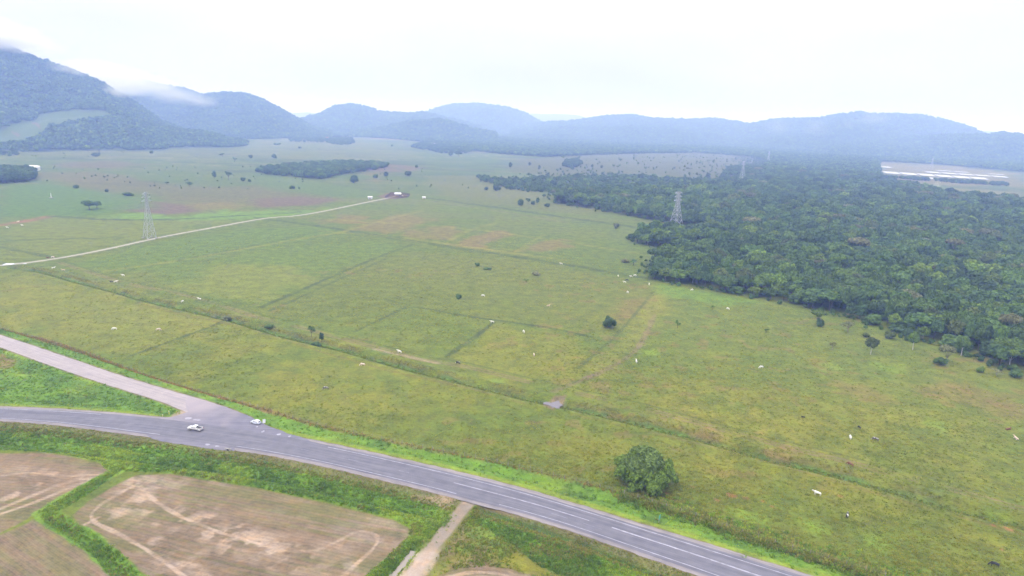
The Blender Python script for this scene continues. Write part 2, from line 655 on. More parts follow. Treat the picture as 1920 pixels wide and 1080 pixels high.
area([(850, 668), (930, 612), (1040, 622), (1080, 640), (1030, 700), (930, 690)], C_PAST, 0.6, 4, 5)
area([(60, 520), (150, 540), (300, 575), (420, 610), (340, 640), (230, 668), (120, 640), (0, 608), (0, 520)], C_PASTL, 0.35, 8, 10)
area([(1240, 535), (1330, 548), (1420, 566), (1360, 572), (1280, 560), (1235, 552)], C_LUSH * 1.05, 0.55, 5, 6)
area([(1430, 575), (1560, 610), (1700, 655), (1900, 715), (1900, 790), (1650, 780), (1400, 720), (1250, 660), (1300, 590)], C_PASTG, 0.35, 10, 14)
# fallow, brown and reddish parcels
for px, col, am in (
        ([(180, 393), (230, 384), (290, 381), (350, 388), (372, 397), (300, 402), (220, 400)], C_PURP, 0.95),
        ([(80, 325), (180, 321), (260, 335), (330, 350), (420, 350), (480, 345), (560, 362), (640, 372), (600, 385), (480, 388), (400, 380), (330, 372), (260, 362), (150, 348)], C_PURP * [1.0, 1.1, .8], 0.5),
        ([(110, 305), (200, 302), (290, 308), (250, 316), (130, 314)], C_PURP, 0.6),
        ([(470, 376), (560, 370), (632, 374), (580, 386), (490, 389)], C_PURP, 0.8),
        ([(360, 385), (430, 378), (470, 385), (440, 391), (380, 392)], C_BROWN, 0.5),
        ([(655, 428), (720, 405), (780, 402), (812, 410), (770, 430), (720, 438)], C_BROWN, 0.55),
        ([(590, 415), (640, 405), (690, 408), (650, 420)], C_BROWN, 0.55),
        ([(755, 442), (800, 425), (850, 425), (870, 432), (840, 448), (790, 450)], C_BROWN, 0.5),
        ([(850, 458), (895, 437), (960, 433), (945, 448), (905, 466), (870, 464)], C_RED, 0.4),
        ([(975, 470), (1010, 452), (1055, 448), (1070, 458), (1030, 475)], C_BROWN, 0.6),
        ([(690, 313), (720, 307), (790, 315), (760, 323), (690, 322)], C_PURP, 0.8),
        ([(690, 323), (715, 323), (720, 345), (690, 345)], C_BROWN, 0.4),
        ([(1165, 560), (1195, 562), (1185, 590), (1160, 598)], C_BROWN, 0.5),
        ([(1740, 728), (1830, 722), (1920, 745), (1920, 790), (1850, 775), (1780, 755)], C_BROWN, 0.45),
        ([(1570, 715), (1640, 735), (1680, 755), (1620, 750)], C_BROWN, 0.4),
        ([(960, 300), (1100, 289), (1300, 285), (1440, 298), (1440, 335), (1350, 340), (1200, 326), (1050, 330), (970, 322)], np.array([.066, .072, .014]), 0.8),
        ([(780, 330), (960, 330), (1040, 375), (1200, 420), (1240, 432), (1320, 440), (1300, 425), (1000, 398), (820, 372)], C_BEIGE * [0.85, 0.9, 0.7], 0.6),
        ([(1050, 333), (1110, 330), (1130, 336), (1090, 340)], C_RED, 0.6),
        ([(600, 248), (760, 252), (900, 262), (700, 262)], C_RED * 1.1, 0.5),
        ([(0, 272), (150, 268), (400, 270), (560, 262), (700, 268), (800, 287), (700, 300), (300, 298), (0, 294)], C_BEIGE, 0.3),
        ([(0, 350), (80, 345), (230, 375), (300, 393), (180, 405), (0, 405)], C_GREENF * [1.0, 1.12, 0.9], 0.8),
        ([(170, 405), (240, 400), (330, 404), (420, 396), (560, 396), (620, 391), (500, 411), (300, 413)], C_LUSH * 1.1, 0.7),
        ([(480, 325), (560, 335), (660, 352), (720, 363), (690, 372), (620, 368), (480, 350)], C_GREENF * 1.05, 0.6),
        ([(0, 420), (95, 408), (300, 414), (440, 413), (300, 440), (130, 477), (0, 490)], C_PAST * [.9, .98, 1.3], 0.4),
        ([(1700, 355), (1800, 352), (1920, 362), (1920, 385), (1780, 372)], C_BEIGE * 1.1, 0.8),
        ([(1640, 305), (1760, 310), (1920, 325), (1920, 352), (1800, 350), (1640, 340)], C_BEIGE * [1.1, 1.0, 1.2], 0.9),
        ([(0, 262), (30, 262), (30, 268), (0, 270)], C_RED, 0.3)):
    rr_ = np.linalg.norm(GP(px[:1])[0])
    area(px, col, am, soft=max(2.5, rr_ * 0.012), nz=max(4, rr_ * 0.03), src=n60 if rr_ > 700 else n12)
# ditches, paddock lines and trails
for px, wd, col, am in (
        ([(800, 371), (960, 393), (1060, 408), (1150, 420), (1225, 432)], 5.0, C_DARK, 0.8),
        ([(770, 374), (860, 384), (960, 400), (1060, 417)], 3.0, C_BEIGE, 0.55),
        ([(480, 408), (640, 430), (760, 450), (870, 468), (960, 480), (1050, 494), (1130, 508), (1215, 522)], 3.4, C_DARK, 0.8),
        ([(760, 446), (870, 462), (960, 474), (1060, 488)], 3.0, C_PASTL, 0.30),
        ([(470, 320), (560, 332), (640, 347), (740, 363)], 7.0, C_DARK * 1.3, 0.6),
        ([(755, 361), (790, 345), (775, 325), (740, 315)], 5.0, C_DARK * 1.3, 0.5),
        ([(490, 576), (560, 546), (640, 511), (700, 485), (775, 458)], 1.6, C_DARK, 0.7),
        ([(505, 583), (575, 552), (655, 515), (720, 487)], 1.2, C_DARK, 0.5),
        ([(665, 622), (740, 586), (768, 573), (830, 585), (900, 597), (960, 604), (1040, 616), (1110, 632)], 1.5, C_DARK, 0.75),
        ([(838, 668), (900, 626), (926, 604)], 1.6, C_DARK, 0.6),
        ([(720, 560), (745, 567), (768, 573)], 1.4, C_DARK, 0.5),
        ([(242, 668), (330, 636), (415, 605)], 1.5, C_DARK, 0.75),
        ([(60, 616), (90, 608), (140, 596)], 1.0, C_DARK, 0.45),
        ([(0, 548), (90, 533)], 1.0, C_BROWN, 0.3),
        ([(1040, 733), (1085, 716), (1140, 692), (1185, 665), (1205, 640), (1228, 590)], 1.8, C_SOIL * 0.75, 0.5),
        ([(1085, 690), (1150, 635), (1190, 590), (1225, 548)], 1.2, C_DARK, 0.4),
        ([(1130, 690), (1200, 625), (1235, 555)], 6.0, C_PASTL, 0.24),
        ([(0, 422), (50, 415), (95, 406)], 5.0, C_RED * 0.9, 0.75),
        ([(95, 406), (220, 413), (340, 411), (470, 403), (560, 398)], 3.5, C_DARK, 0.7),
        ([(0, 452), (110, 447), (225, 446)], 2.4, C_DARK, 0.5),
        ([(0, 463), (60, 475), (110, 484)], 2.2, C_DARK, 0.5),
        ([(200, 508), (330, 490), (430, 472), (560, 448), (650, 434)], 2.4, C_PASTL, 0.33),
        ([(335, 488), (470, 462), (600, 434)], 1.6, C_DARK, 0.35),
        ([(600, 433), (720, 442), (800, 458)], 2.0, C_PASTL, 0.24),
        ([(620, 412), (700, 416), (820, 424), (930, 435), (1010, 447), (1130, 464), (1190, 474)], 3.0, C_PASTL, 0.27),
        ([(970, 470), (1000, 452), (1020, 440)], 2.0, C_PASTL, 0.24),
        ([(845, 450), (890, 428), (930, 418)], 2.4, C_PASTL, 0.30),
        ([(650, 432), (740, 407), (790, 396)], 2.4, C_PASTL, 0.30),
        ([(280, 303), (420, 312), (480, 311), (640, 302), (960, 290)], 5.0, C_BEIGE * 1.2, 0.5),
        ([(90, 345), (150, 360), (240, 370), (300, 376)], 4.0, C_LUSHD, 0.5),
        ([(0, 296), (60, 297), (200, 296), (320, 295)], 5.0, C_BEIGE * 1.3, 0.5)):
    kf = np.interp(np.linalg.norm(GP(px), axis=1).mean(), [250, 500, 1200], [1.3, 1.9, 2.2])
    stroke(smooth_line(GP(px), 4.0), wd * kf, wd * kf * 0.5, min(1.0, am * 1.6), col, nz=wd * 0.3)
# the long ditch across the pasture with its tall brown bank and worn cattle trails
dD = line_dist(X, Y, D1, 20)
_side = ss(-0.2, 0.2, Y - np.interp(X, D1[:, 0], D1[:, 1]))           # beyond the ditch
blend((1 - ss(2.4, 5.5, dD + 2.5 * (n4 - .5))) * _side * ss(.32, .6, n12), np.array([0.110, 0.096, 0.028]), 0.6)
blend((1 - ss(1.4, 2.4, dD + 1.2 * (n4 - .5))) * (.35 + .65 * ss(.4, .6, n12)), C_LUSHD * [1.0, .95, 1.0], 0.8)
blend((1 - ss(0.8, 1.6, dD)) * ss(0.5, 0.65, n12), C_LUSH, 0.45)
tuss = np.where(dD < 5, 1.1, tuss)
dT = line_dist(X, Y, TR2, 15)
blend((1 - ss(0.3, 0.7, np.abs(dT - 0.95))) * ss(0.30, 0.5, n12), C_SOIL * [.85, .85, .75], 0.7)
blend((1 - ss(0.25, 0.8, np.abs(line_dist(X, Y, TR2 + [0.5, 4.0], 15)))), C_DARK, 0.5)
_tp = line_dist(X, Y, smooth_line(GP([(700, 655), (760, 667), (800, 677), (820, 681)]), 2), 10)
blend(1 - ss(0.5, 1.4, _tp + 1.0 * (n4 - .5)), C_MUDP * .8, 0.5)
dL_ = line_dist(X, Y, TRL, 15)
blend((1 - ss(0.25, 0.9, dL_)) * ss(0.35, 0.55, n12 + 0.05), C_BEIGE * [1.15, 1.0, 0.8], 0.65)
# mud round the puddle in the ditch
area([(1015, 756), (1030, 748), (1045, 743), (1062, 740), (1056, 752), (1052, 764), (1038, 771), (1026, 766)], C_MUD * 1.1, 0.8, 0.6, 1.2, src=n4)
# scattered reddish weeds of the near pasture
blend(ss(0.66, 0.72, fbm(X, Y, 7, 41, 3)) * (GR < 420) * ss(0.5, 0.62, fbm(X, Y, 60, 42, 2)), C_RED, 0.28)
for a, b, rr_ in ((1370, 928, 1.5), (1400, 935, 1.2), (1430, 940, 1.2), (1575, 930, 1.4), (1345, 938, 1.0), (1447, 950, 0.9), (1890, 994, 1.6), (1878, 1030, 1.0), (1862, 988, .8), (1298, 913, 1.0), (1250, 925, .8)):
    p = G(a, b)
    blend(1 - ss(0.3, 1.0, np.hypot(X - p[0], (Y - p[1])) / rr_ + 0.9 * (n4 - .5)), C_RED * [1.35, .95, .9], 0.6)
for a, b, rr_ in ((1420, 975, 4), (1380, 960, 3), (1520, 985, 5), (1650, 1020, 4), (1760, 800, 6), (1560, 690, 7), (1220, 660, 6), (1670, 690, 8), (930, 715, 4)):
    p = G(a, b)
    blend(1 - ss(0.2, 1.1, np.hypot(X - p[0], (Y - p[1])) / rr_ + 1.2 * (n4 - .5)), C_LUSHB, 0.6)

# verges between the roads and the fields
VERGE_N = np.vstack([FENCE, FENCE2, R1_UP[::-1][:int(len(R1_UP) * 1.0)]])
_i0 = int(np.argmin(((R1_UP - G(560, 820, ROAD_Z)) ** 2).sum(1)))
VERGE_N = np.vstack([FENCE, FENCE2, R1_UP[_i0:][::-1], R2_UP[::-1]])
WEDGE = np.vstack([R2_LO[:int(np.argmin(((R2_LO - G(345, 771, .4)) ** 2).sum(1))) + 1], GP([(352, 774), (330, 783), (300, 784)]), R1_UP[:int(np.argmin(((R1_UP - G(300, 782, ROAD_Z)) ** 2).sum(1)))][::-1]])
_i1 = int(np.argmin(((R1_LO - G(880, 940, ROAD_Z)) ** 2).sum(1)))
VERGE_S = np.vstack([R1_LO[:_i1], GP([(868, 950), (838, 990), (790, 1045), (735, 1110), (650, 1110), (720, 1052), (766, 1006), (768, 988), (740, 974), (620, 944), (480, 914), (300, 886),
                                       (225, 884), (160, 930), (110, 962), (170, 1000), (225, 1040), (290, 1110), (215, 1110), (190, 1060), (130, 1000), (75, 968), (120, 935), (200, 890), (190, 868), (100, 849), (0, 846), (-140, 842)])])
VERGE_R = np.vstack([GP([(892, 945)]), R1_LO[_i1 + 4:], GP([(1500, 1260), (1200, 1160), (1080, 1090), (1010, 1060), (950, 1010), (900, 985), (872, 990)])])
FIELD_R = np.vstack([GP([(892, 945), (905, 985), (960, 1015), (1040, 1055), (1120, 1090), (1100, 1130), (700, 1170), (770, 1090), (830, 1010), (860, 972)])])
mN = poly_mask(X, Y, VERGE_N, 0.7, 0.9 * (n4 - .5))
mW = poly_mask(X, Y, WEDGE, 0.6, 0.5 * (n4 - .5))
mS = poly_mask(X, Y, VERGE_S, 0.6, 0.9 * (n4 - .5))
mR = poly_mask(X, Y, VERGE_R, 1.2, 2.0 * (n4 - .5))
mF = poly_mask(X, Y, FIELD_R, 1.0, 1.0 * (n4 - .5))
blend(mF, C_PAST * [1.0, .95, 1.0], 0.95)
blend(mF * ss(0.42, 0.6, n12 * .6 + n4 * .4), C_MUD, 0.75)
blend(mF * ss(0.5, 0.66, fbm(X, Y, 6, 53, 3)), C_LUSH, 0.6)
mV = np.clip(mN + mW + mS + mR, 0, 1)
blend(mV, C_LUSH)
blend(mV * ss(0.5, 0.7, n12), C_LUSHB, 0.7)
blend(mV * ss(0.52, 0.72, fbm(X, Y, 9, 51, 3)), C_LUSHD, 0.65)
blend(mS * ss(0.55, 0.72, fbm(X, Y, 12, 52, 3)), C_OLIVE, 0.6)
dUp = line_dist(X, Y, R1_UP, 20)
dLo = line_dist(X, Y, R1_LO, 20)
blend(mN * (1 - ss(2.2, 3.6, dUp + 1.6 * (n4 - .5))), C_LUSHB * [1.15, 1.0, 1.0], 0.85)
blend(mW * (1 - ss(1.5, 3.0, dUp + 1.6 * (n4 - .5))), C_LUSHB * [1.15, 1.0, 1.0], 0.8)
blend((mS + mR) * (1 - ss(1.5, 5.5, dLo + 3.0 * (n4 - .5))), np.array([0.125, 0.105, 0.045]), 0.8)
dC = np.minimum(line_dist(X, Y, CANAL_U, 20), line_dist(X, Y, CANAL_R, 20))
blend((mS + mR) * (1 - ss(0.5, 1.3, dC + 1.0 * (n4 - .5))), C_LUSHD * 0.8, 0.8)
dR2 = line_dist(X, Y, R2_LO, 20)
blend(mW * (1 - ss(1.6, 2.6, np.abs(dR2 - 4.2))), C_LUSHD, 0.6)
blend((1 - ss(0.0, 0.9, np.minimum(np.minimum(dUp, dLo), np.minimum(dR2, line_dist(X, Y, R2_UP, 20))) - 0.5 * n4)), C_SOIL * 0.8, 0.7)
dF = line_dist(X, Y, FENCE, 20)
blend((1 - ss(0.5, 1.5, dF + 1.6 * (n4 - .5))) * ss(0.30, 0.55, n12), C_RED * [.95, .95, .85], 0.7 * np.interp(X, [-75, -40, 20], [1, .55, .2]))
area([(-20, 662), (15, 668), (32, 678), (12, 692), (-20, 694)], C_BROWN, 0.8, 1, 1.5, src=n4)
area([(808, 935), (850, 930), (868, 945), (845, 962), (815, 945), (780, 935)], C_SOIL * 1.2, 0.75, 1.0, 3.0, src=n4)
area([(342, 772), (356, 766), (352, 776), (335, 784), (318, 786), (325, 779)], C_MUDP * 0.9, 0.8, .6, 1.0, src=n4)

# ploughed, wet rice parcels with wheel tracks
F1 = GP([(138, 968), (165, 943), (215, 912), (255, 892), (320, 890), (480, 917), (620, 947), (738, 977), (766, 992), (762, 1010), (715, 1056), (660, 1110), (310, 1110), (240, 1050), (180, 1005), (150, 985)])
F2 = GP([(-140, 846), (0, 850), (100, 853), (185, 872), (205, 884), (180, 902), (110, 945), (62, 968), (0, 1000), (-140, 1060)])
F3 = GP([(-140, 1075), (0, 1004), (62, 978), (100, 992), (150, 1022), (196, 1062), (230, 1110), (-140, 1110)])
F4 = GP([(812, 1085), (850, 1068), (900, 1062), (955, 1066), (1000, 1082), (1030, 1120), (780, 1130)])


def parcel(P, ang, strength=1.0):
    global tuss, wet, furv, mudm
    m_ = poly_mask(X, Y, P, 0.5, 0.7 * (n4 - .5))
    ca, sa = math.cos(ang), math.sin(ang)
    u = X * ca + Y * sa
    v = -X * sa + Y * ca
    st = 0.55 * vnoise(u / 40, v / 0.9, 61) + 0.25 * vnoise(u / 14, v / 2.2, 62) + 0.2 * (.5 + .5 * np.sin(v * 2 * math.pi / 1.9 + 2 * vnoise(u / 30, v / 12, 67)))
    big = fbm(X, Y, 22, 63, 4)
    furv = np.where(m_ > 0.01, v, furv)
    mudm = np.maximum(mudm, m_)
    blend(m_, C_MUD)
    blend(m_ * ss(0.40, 0.75, st), C_MUDD, 0.75 * strength)
    blend(m_ * ss(0.38, 0.60, 0.5 * st + 0.5 * big), np.array([.135, .128, .045]), 0.8 * strength)
    blend(m_ * ss(0.5, 0.7, fbm(u / 5.0, v, 3.0, 66, 3)), C_MUD * [1.25, 1.2, 1.2], 0.5)
    blend(m_ * ss(0.50, 0.60, 0.6 * fbm(u / 3.0, v, 5, 64, 4) + 0.4 * (1 - big)) * ss(.45, .65, n4), C_MUDP, 0.25)
    tuss = tuss * (1 - m_) + 0.6 * m_
    wet = np.maximum(wet, m_ * ss(0.56, 0.64, fbm(u / 2.2, v, 7, 65, 4)) * ss(0.45, 0.6, 1 - big) * 0.6)
    return m_


_a1 = GP([(300, 890), (740, 975)])
ang1 = math.atan2(*(np.diff(_a1, axis=0)[0][::-1]))
m1 = parcel(F1, ang1)
_a2 = GP([(0, 870), (180, 885)])
m2 = parcel(F2, math.atan2(*(np.diff(_a2, axis=0)[0][::-1])))
_a3 = GP([(60, 1000), (180, 1080)])
m3 = parcel(F3, math.atan2(*(np.diff(_a3, axis=0)[0][::-1])), 0.8)
m4 = parcel(F4, ang1, 0.7)
for px, wd, am in (
        ([(262, 905), (225, 925), (190, 945), (172, 962), (170, 972), (180, 983), (205, 992), (240, 1010), (290, 1040), (350, 1085)], 0.7, .85),
        ([(158, 988), (172, 976), (186, 970)], 0.6, .8),
        ([(262, 912), (285, 935), (320, 960), (370, 983), (430, 1005), (520, 1030), (560, 1036), (600, 1032), (640, 1010), (670, 995), (695, 996), (712, 1010), (700, 1030), (670, 1055), (640, 1085)], 0.7, .75),
        ([(262, 918), (300, 915)], 0.7, .5),
        ([(255, 900), (240, 935), (215, 958)], 5.0, .55), ([(270, 895), (255, 930), (250, 955)], 5.0, .5),
        ([(300, 965), (380, 985), (480, 1018), (560, 1050)], 6.0, .5),
        ([(430, 1005), (500, 1035), (600, 1060), (650, 1075)], 6.0, .4),
        ([(290, 1015), (340, 1050), (380, 1085)], 2.5, .5),
        ([(0, 965), (60, 945), (120, 920), (190, 892)], 0.8, .75), ([(0, 940), (40, 925), (75, 905), (95, 890)], 2.2, .75), ([(0, 955), (60, 930), (120, 905), (200, 893)], 0.8, .6),
        ([(0, 893), (60, 884), (110, 895), (200, 889)], 0.7, .5), ([(150, 893), (205, 886)], 2.5, .55),
        ([(830, 1085), (880, 1072), (940, 1075), (990, 1095)], 0.7, .7), ([(840, 1095), (890, 1080), (950, 1085)], 0.8, .6)):
    d = line_dist(X, Y, smooth_line(GP(px), 1.0), 12)
    br = 1.0 if wd < 1 else ss(0.42, 0.62, fbm(X, Y, 2.6, 71, 3))
    brk = .45 + .55 * ss(.35, .6, fbm(X, Y, 5, 72, 3))
    blend((1 - ss(wd * 0.4, wd * 0.95, d + wd * 0.8 * (n4 - .5))) * np.clip(m1 + m2 + m3 + m4, 0, 1) * br * brk, C_MUDP, am)
# grass bunds and canals round the parcels
for P in (BUND_L, BUND_R, CANAL_L):
    d = line_dist(X, Y, P, 15)
    mm_ = 1 - ss(1.9, 2.7, d + 1.4 * (n4 - .5))
    blend(mm_, C_LUSH)
    blend(mm_ * ss(0.5, 0.65, n12), C_LUSHB, .7)
    blend(mm_ * (1 - ss(.3, .9, d)) * ss(.4, .6, n12), C_LUSHD, .6)
    tuss = np.where(mm_ > .5, 1.0, tuss)
# farm tracks
dT3 = line_dist(X, Y, T3, 12)
blend(1 - ss(2.6, 4.2, dT3 + 1.5 * (n4 - .5)), C_OLIVE * 1.1, .8)
blend(1 - ss(1.2, 1.9, dT3 + 0.8 * (n4 - .5)), np.array([.235, .19, .15]), .9)
blend((1 - ss(.15, .5, np.abs(dT3 - .75))) * (fbm(X, Y, 6, 81, 2) > .5), C_MUDP, .6)
blend((1 - ss(1.5, 2.3, dT3 - .6 + 1.2 * (n4 - .5))) * ss(133, 128, np.hypot(X, Y)), np.array([.42, .33, .26]), .6)
tuss = np.where(dT3 < 2, .35, tuss)
dT1 = line_dist(X, Y, T1, 20)
blend((1 - ss(3.0, 6.0, dT1)) * (Y < np.interp(X, T1[:, 0], T1[:, 1])), C_DARK * 1.4, .55)
blend(1 - ss(1.8, 3.0, dT1 + .5 * (n4 - .5)), np.array([.20, .19, .10]), .7)
# trampled corral yard
area([(708, 368), (735, 360), (768, 366), (760, 371), (725, 374)], C_MUDD * [1.1, .9, 1.0], .9, 3, 4, src=n12)

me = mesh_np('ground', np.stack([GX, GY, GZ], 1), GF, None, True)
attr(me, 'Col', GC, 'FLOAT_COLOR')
attr(me, 'tuss', tuss)
attr(me, 'wet', wet)
attr(me, 'furv', furv)
attr(me, 'mudm', mudm)


def ground_material():
    m, t, b = new_mat('ground_vegetation_and_soil')
    NN, LL = t.nodes.new, t.links.new
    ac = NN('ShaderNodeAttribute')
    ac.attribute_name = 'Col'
    at = NN('ShaderNodeAttribute')
    at.attribute_name = 'tuss'
    aw = NN('ShaderNodeAttribute')
    aw.attribute_name = 'wet'
    g = NN('ShaderNodeNewGeometry')

    def nz(scale, det, rough=0.55):
        n = NN('ShaderNodeTexNoise')
        n.inputs['Scale'].default_value = scale
        n.inputs['Detail'].default_value = det
        n.inputs['Roughness'].default_value = rough
        LL(g.outputs['Position'], n.inputs['Vector'])
        return n
    a = nz(0.75, 4, 0.65)
    bb = nz(0.16, 3)
    cc = nz(2.6, 2)

    def rng(n, lo, hi, f0=0.32, f1=0.68):
        r = NN('ShaderNodeMapRange')
        r.inputs['From Min'].default_value = f0
        r.inputs['From Max'].default_value = f1
        r.inputs['To Min'].default_value = lo
        r.inputs['To Max'].default_value = hi
        LL(n.outputs[0], r.inputs[0])
        return r

    def mth(op, x, y):
        q = NN('ShaderNodeMath')
        q.operation = op
        for i_, v_ in enumerate((x, y)):
            if isinstance(v_, (int, float)):
                q.inputs[i_].default_value = v_
            else:
                LL(v_, q.inputs[i_])
        return q.outputs[0]
    s = mth('ADD', mth('ADD', rng(a, -0.23, 0.23).outputs[0], rng(bb, -0.26, 0.26).outputs[0]), rng(cc, -0.16, 0.16).outputs[0])
    s = mth('MULTIPLY', s, at.outputs['Fac'])
    af = NN('ShaderNodeAttribute')
    af.attribute_name = 'furv'
    am_ = NN('ShaderNodeAttribute')
    am_.attribute_name = 'mudm'
    fw = mth('SINE', mth('ADD', mth('MULTIPLY', af.outputs['Fac'], 2 * math.pi / 1.15), mth('MULTIPLY', bb.outputs[0], 16.0)), 0)
    fw2 = mth('SINE', mth('ADD', mth('MULTIPLY', af.outputs['Fac'], 2 * math.pi / 0.47), mth('MULTIPLY', a.outputs[0], 5.0)), 0)
    fw = mth('ADD', mth('MULTIPLY', fw, 0.075), mth('MULTIPLY', fw2, 0.06))
    s = mth('ADD', s, mth('MULTIPLY', fw, am_.outputs['Fac']))
    s = mth('MAXIMUM', mth('ADD', s, 1.0), 0.25)
    v = NN('ShaderNodeVectorMath')
    v.operation = 'SCALE'
    LL(ac.outputs['Color'], v.inputs[0])
    LL(s, v.inputs['Scale'])
    # dry straw tint on part of the tufts
    d = nz(0.42, 3)
    mix = NN('ShaderNodeMix')
    mix.data_type = 'RGBA'
    mix.blend_type = 'MULTIPLY'
    mix.inputs['B'].default_value = (1.12, 1.0, 0.85, 1)
    LL(rng(d, 0.0, 1.0, 0.45, 0.7).outputs[0], mix.inputs['Factor'])
    LL(v.outputs[0], mix.inputs['A'])
    LL(mix.outputs['Result'], b.inputs['Base Color'])
    rr2 = NN('ShaderNodeMapRange')
    rr2.inputs['To Min'].default_value = 0.95
    rr2.inputs['To Max'].default_value = 0.16
    LL(aw.outputs['Fac'], rr2.inputs[0])
    LL(rr2.outputs[0], b.inputs['Roughness'])
    b.inputs['Specular IOR Level'].default_value = 0.3
    bp = NN('ShaderNodeBump')
    bp.inputs['Distance'].default_value = 0.5
    LL(mth('MULTIPLY', at.outputs['Fac'], 0.65), bp.inputs['Strength'])
    LL(mth('ADD', a.outputs[0], mth('MULTIPLY', cc.outputs[0], 0.25)), bp.inputs['Height'])
    LL(bp.outputs[0], b.inputs['Normal'])
    return m


me.materials.append(ground_material())
ground = tag(obj('ground', me), 'wide flat pasture and farmland ground reaching to the hills', 'ground', kind='structure')


def zat(x, y):
    return float(gh(x, y)[0])


# ================================================================== roads
def strip(name, A, B, z, mat, lab, ncol=6, ragged=0.0, cat='road', seed=0, parent=None):
    """sheet between two edge lines A and B (paired points); carries 'along' and 'across'"""
    A = np.asarray(A, float)
    B = np.asarray(B, float)
    n = len(A)
    s = np.concatenate([[0], np.cumsum(np.linalg.norm(np.diff((A + B) / 2, axis=0), axis=1))])
    wv = (B - A) / np.maximum(np.linalg.norm(B - A, axis=1), 1e-6)[:, None]
    if ragged:
        A = A + wv * ((fbm(s, s * 0, 2.2, seed + 1, 3) - .5) * 2 * ragged)[:, None]
        B = B - wv * ((fbm(s, s * 0 + 50, 2.2, seed + 2, 3) - .5) * 2 * ragged)[:, None]
    V = []
    al = []
    ac = []
    for k in range(ncol + 1):
        t = k / ncol
        P = A * (1 - t) + B * t
        V.append(np.column_stack([P, np.full(n, z)]))
        al.append(s)
        ac.append(np.full(n, t) * np.linalg.norm(B - A, axis=1))
    V = np.concatenate(V)
    i = np.arange(ncol)[:, None] * n + np.arange(n - 1)[None, :]
    F = np.stack([i, i + 1, i + n + 1, i + n], -1).reshape(-1, 4)
    p = V[F[0]]
    if np.cross(p[1] - p[0], p[2] - p[0])[2] < 0:
        F = F[:, ::-1]
    me_ = mesh_np(name, V, F, mat, True)
    attr(me_, 'along', np.concatenate(al))
    attr(me_, 'across', np.concatenate(ac))
    o_ = obj(name, me_, parent)
    if parent is None:
        tag(o_, lab, cat, kind='structure')
    return o_


def road_material(name, c1, c2, streak=0.25, edge=None):
    m, t, b = new_mat(name)
    NN, LL = t.nodes.new, t.links.new
    a = NN('ShaderNodeAttribute')
    a.attribute_name = 'along'
    c = NN('ShaderNodeAttribute')
    c.attribute_name = 'across'
    cb = NN('ShaderNodeCombineXYZ')
    q = NN('ShaderNodeMath')
    q.operation = 'MULTIPLY'
    q.inputs[1].default_value = 0.035
    LL(a.outputs['Fac'], q.inputs[0])
    LL(q.outputs[0], cb.inputs[0])
    LL(c.outputs['Fac'], cb.inputs[1])
    n1 = NN('ShaderNodeTexNoise')
    n1.inputs['Scale'].default_value = 1.3
    n1.inputs['Detail'].default_value = 4
    LL(cb.outputs[0], n1.inputs['Vector'])
    g = NN('ShaderNodeNewGeometry')
    n2 = NN('ShaderNodeTexNoise')
    n2.inputs['Scale'].default_value = 0.35
    n2.inputs['Detail'].default_value = 6
    LL(g.outputs['Position'], n2.inputs['Vector'])
    ad = NN('ShaderNodeMath')
    ad.operation = 'MULTIPLY_ADD'
    ad.inputs[1].default_value = 0.6
    LL(n1.outputs[0], ad.inputs[0])
    q2 = NN('ShaderNodeMath')
    q2.operation = 'MULTIPLY'
    q2.inputs[1].default_value = 0.4
    LL(n2.outputs[0], q2.inputs[0])
    LL(q2.outputs[0], ad.inputs[2])
    r = NN('ShaderNodeMapRange')
    r.inputs['From Min'].default_value = 0.36
    r.inputs['From Max'].default_value = 0.64
    LL(ad.outputs[0], r.inputs[0])
    mix = NN('ShaderNodeMix')
    mix.data_type = 'RGBA'
    mix.inputs['A'].default_value = (*c1, 1)
    mix.inputs['B'].default_value = (*c2, 1)
    LL(r.outputs[0], mix.inputs['Factor'])
    LL(mix.outputs['Result'], b.inputs['Base Color'])
    b.inputs['Roughness'].default_value = 0.75
    b.inputs['Specular IOR Level'].default_value = 0.35
    return m


M_ASPH = road_material('worn_asphalt', (0.098, 0.095, 0.114), (0.160, 0.154, 0.174))
M_ASPH2 = road_material('patched_asphalt', (0.125, 0.12, 0.15), (0.185, 0.172, 0.19))
M_SHLD = road_material('gritty_shoulder', (0.16, 0.145, 0.15), (0.28, 0.245, 0.23))
M_GRAV = road_material('pale_gravel', (0.25, 0.218, 0.215), (0.345, 0.300, 0.285))
M_PAINT = simple_mat('worn_white_paint', (0.30, 0.29, 0.33), 0.6, var=0.3, scale=0.8)
M_PAINTF = simple_mat('faded_white_paint', (0.20, 0.195, 0.225), 0.7, var=0.3, scale=0.8)

d_ = R1_PAIR - R1_TOP
wd_ = np.linalg.norm(d_, axis=1)[:, None]
dn_ = d_ / wd_
strip('road_shoulder', R1_TOP - dn_ * 0.3, R1_PAIR + dn_ * 0.3, 0.455, M_SHLD, 'gritty pale shoulder of the asphalt highway', 8, 0.35, 'road', 3)
strip('asphalt_road', R1_TOP + dn_ * 1.0, R1_PAIR - dn_ * 1.0, 0.49, M_ASPH, 'grey two lane asphalt highway crossing the foreground', 10, 0.10, 'road', 5)
# paired edges of the gravel road
_p = np.array([R2_LO[np.argmin(((R2_LO - q_) ** 2).sum(1))] for q_ in R2_UP[::2]])
strip('gravel_road', R2_UP[::2], _p, 0.470, M_GRAV, 'pale gravel side road joining the highway from the left', 6, 0.25, 'road', 9)


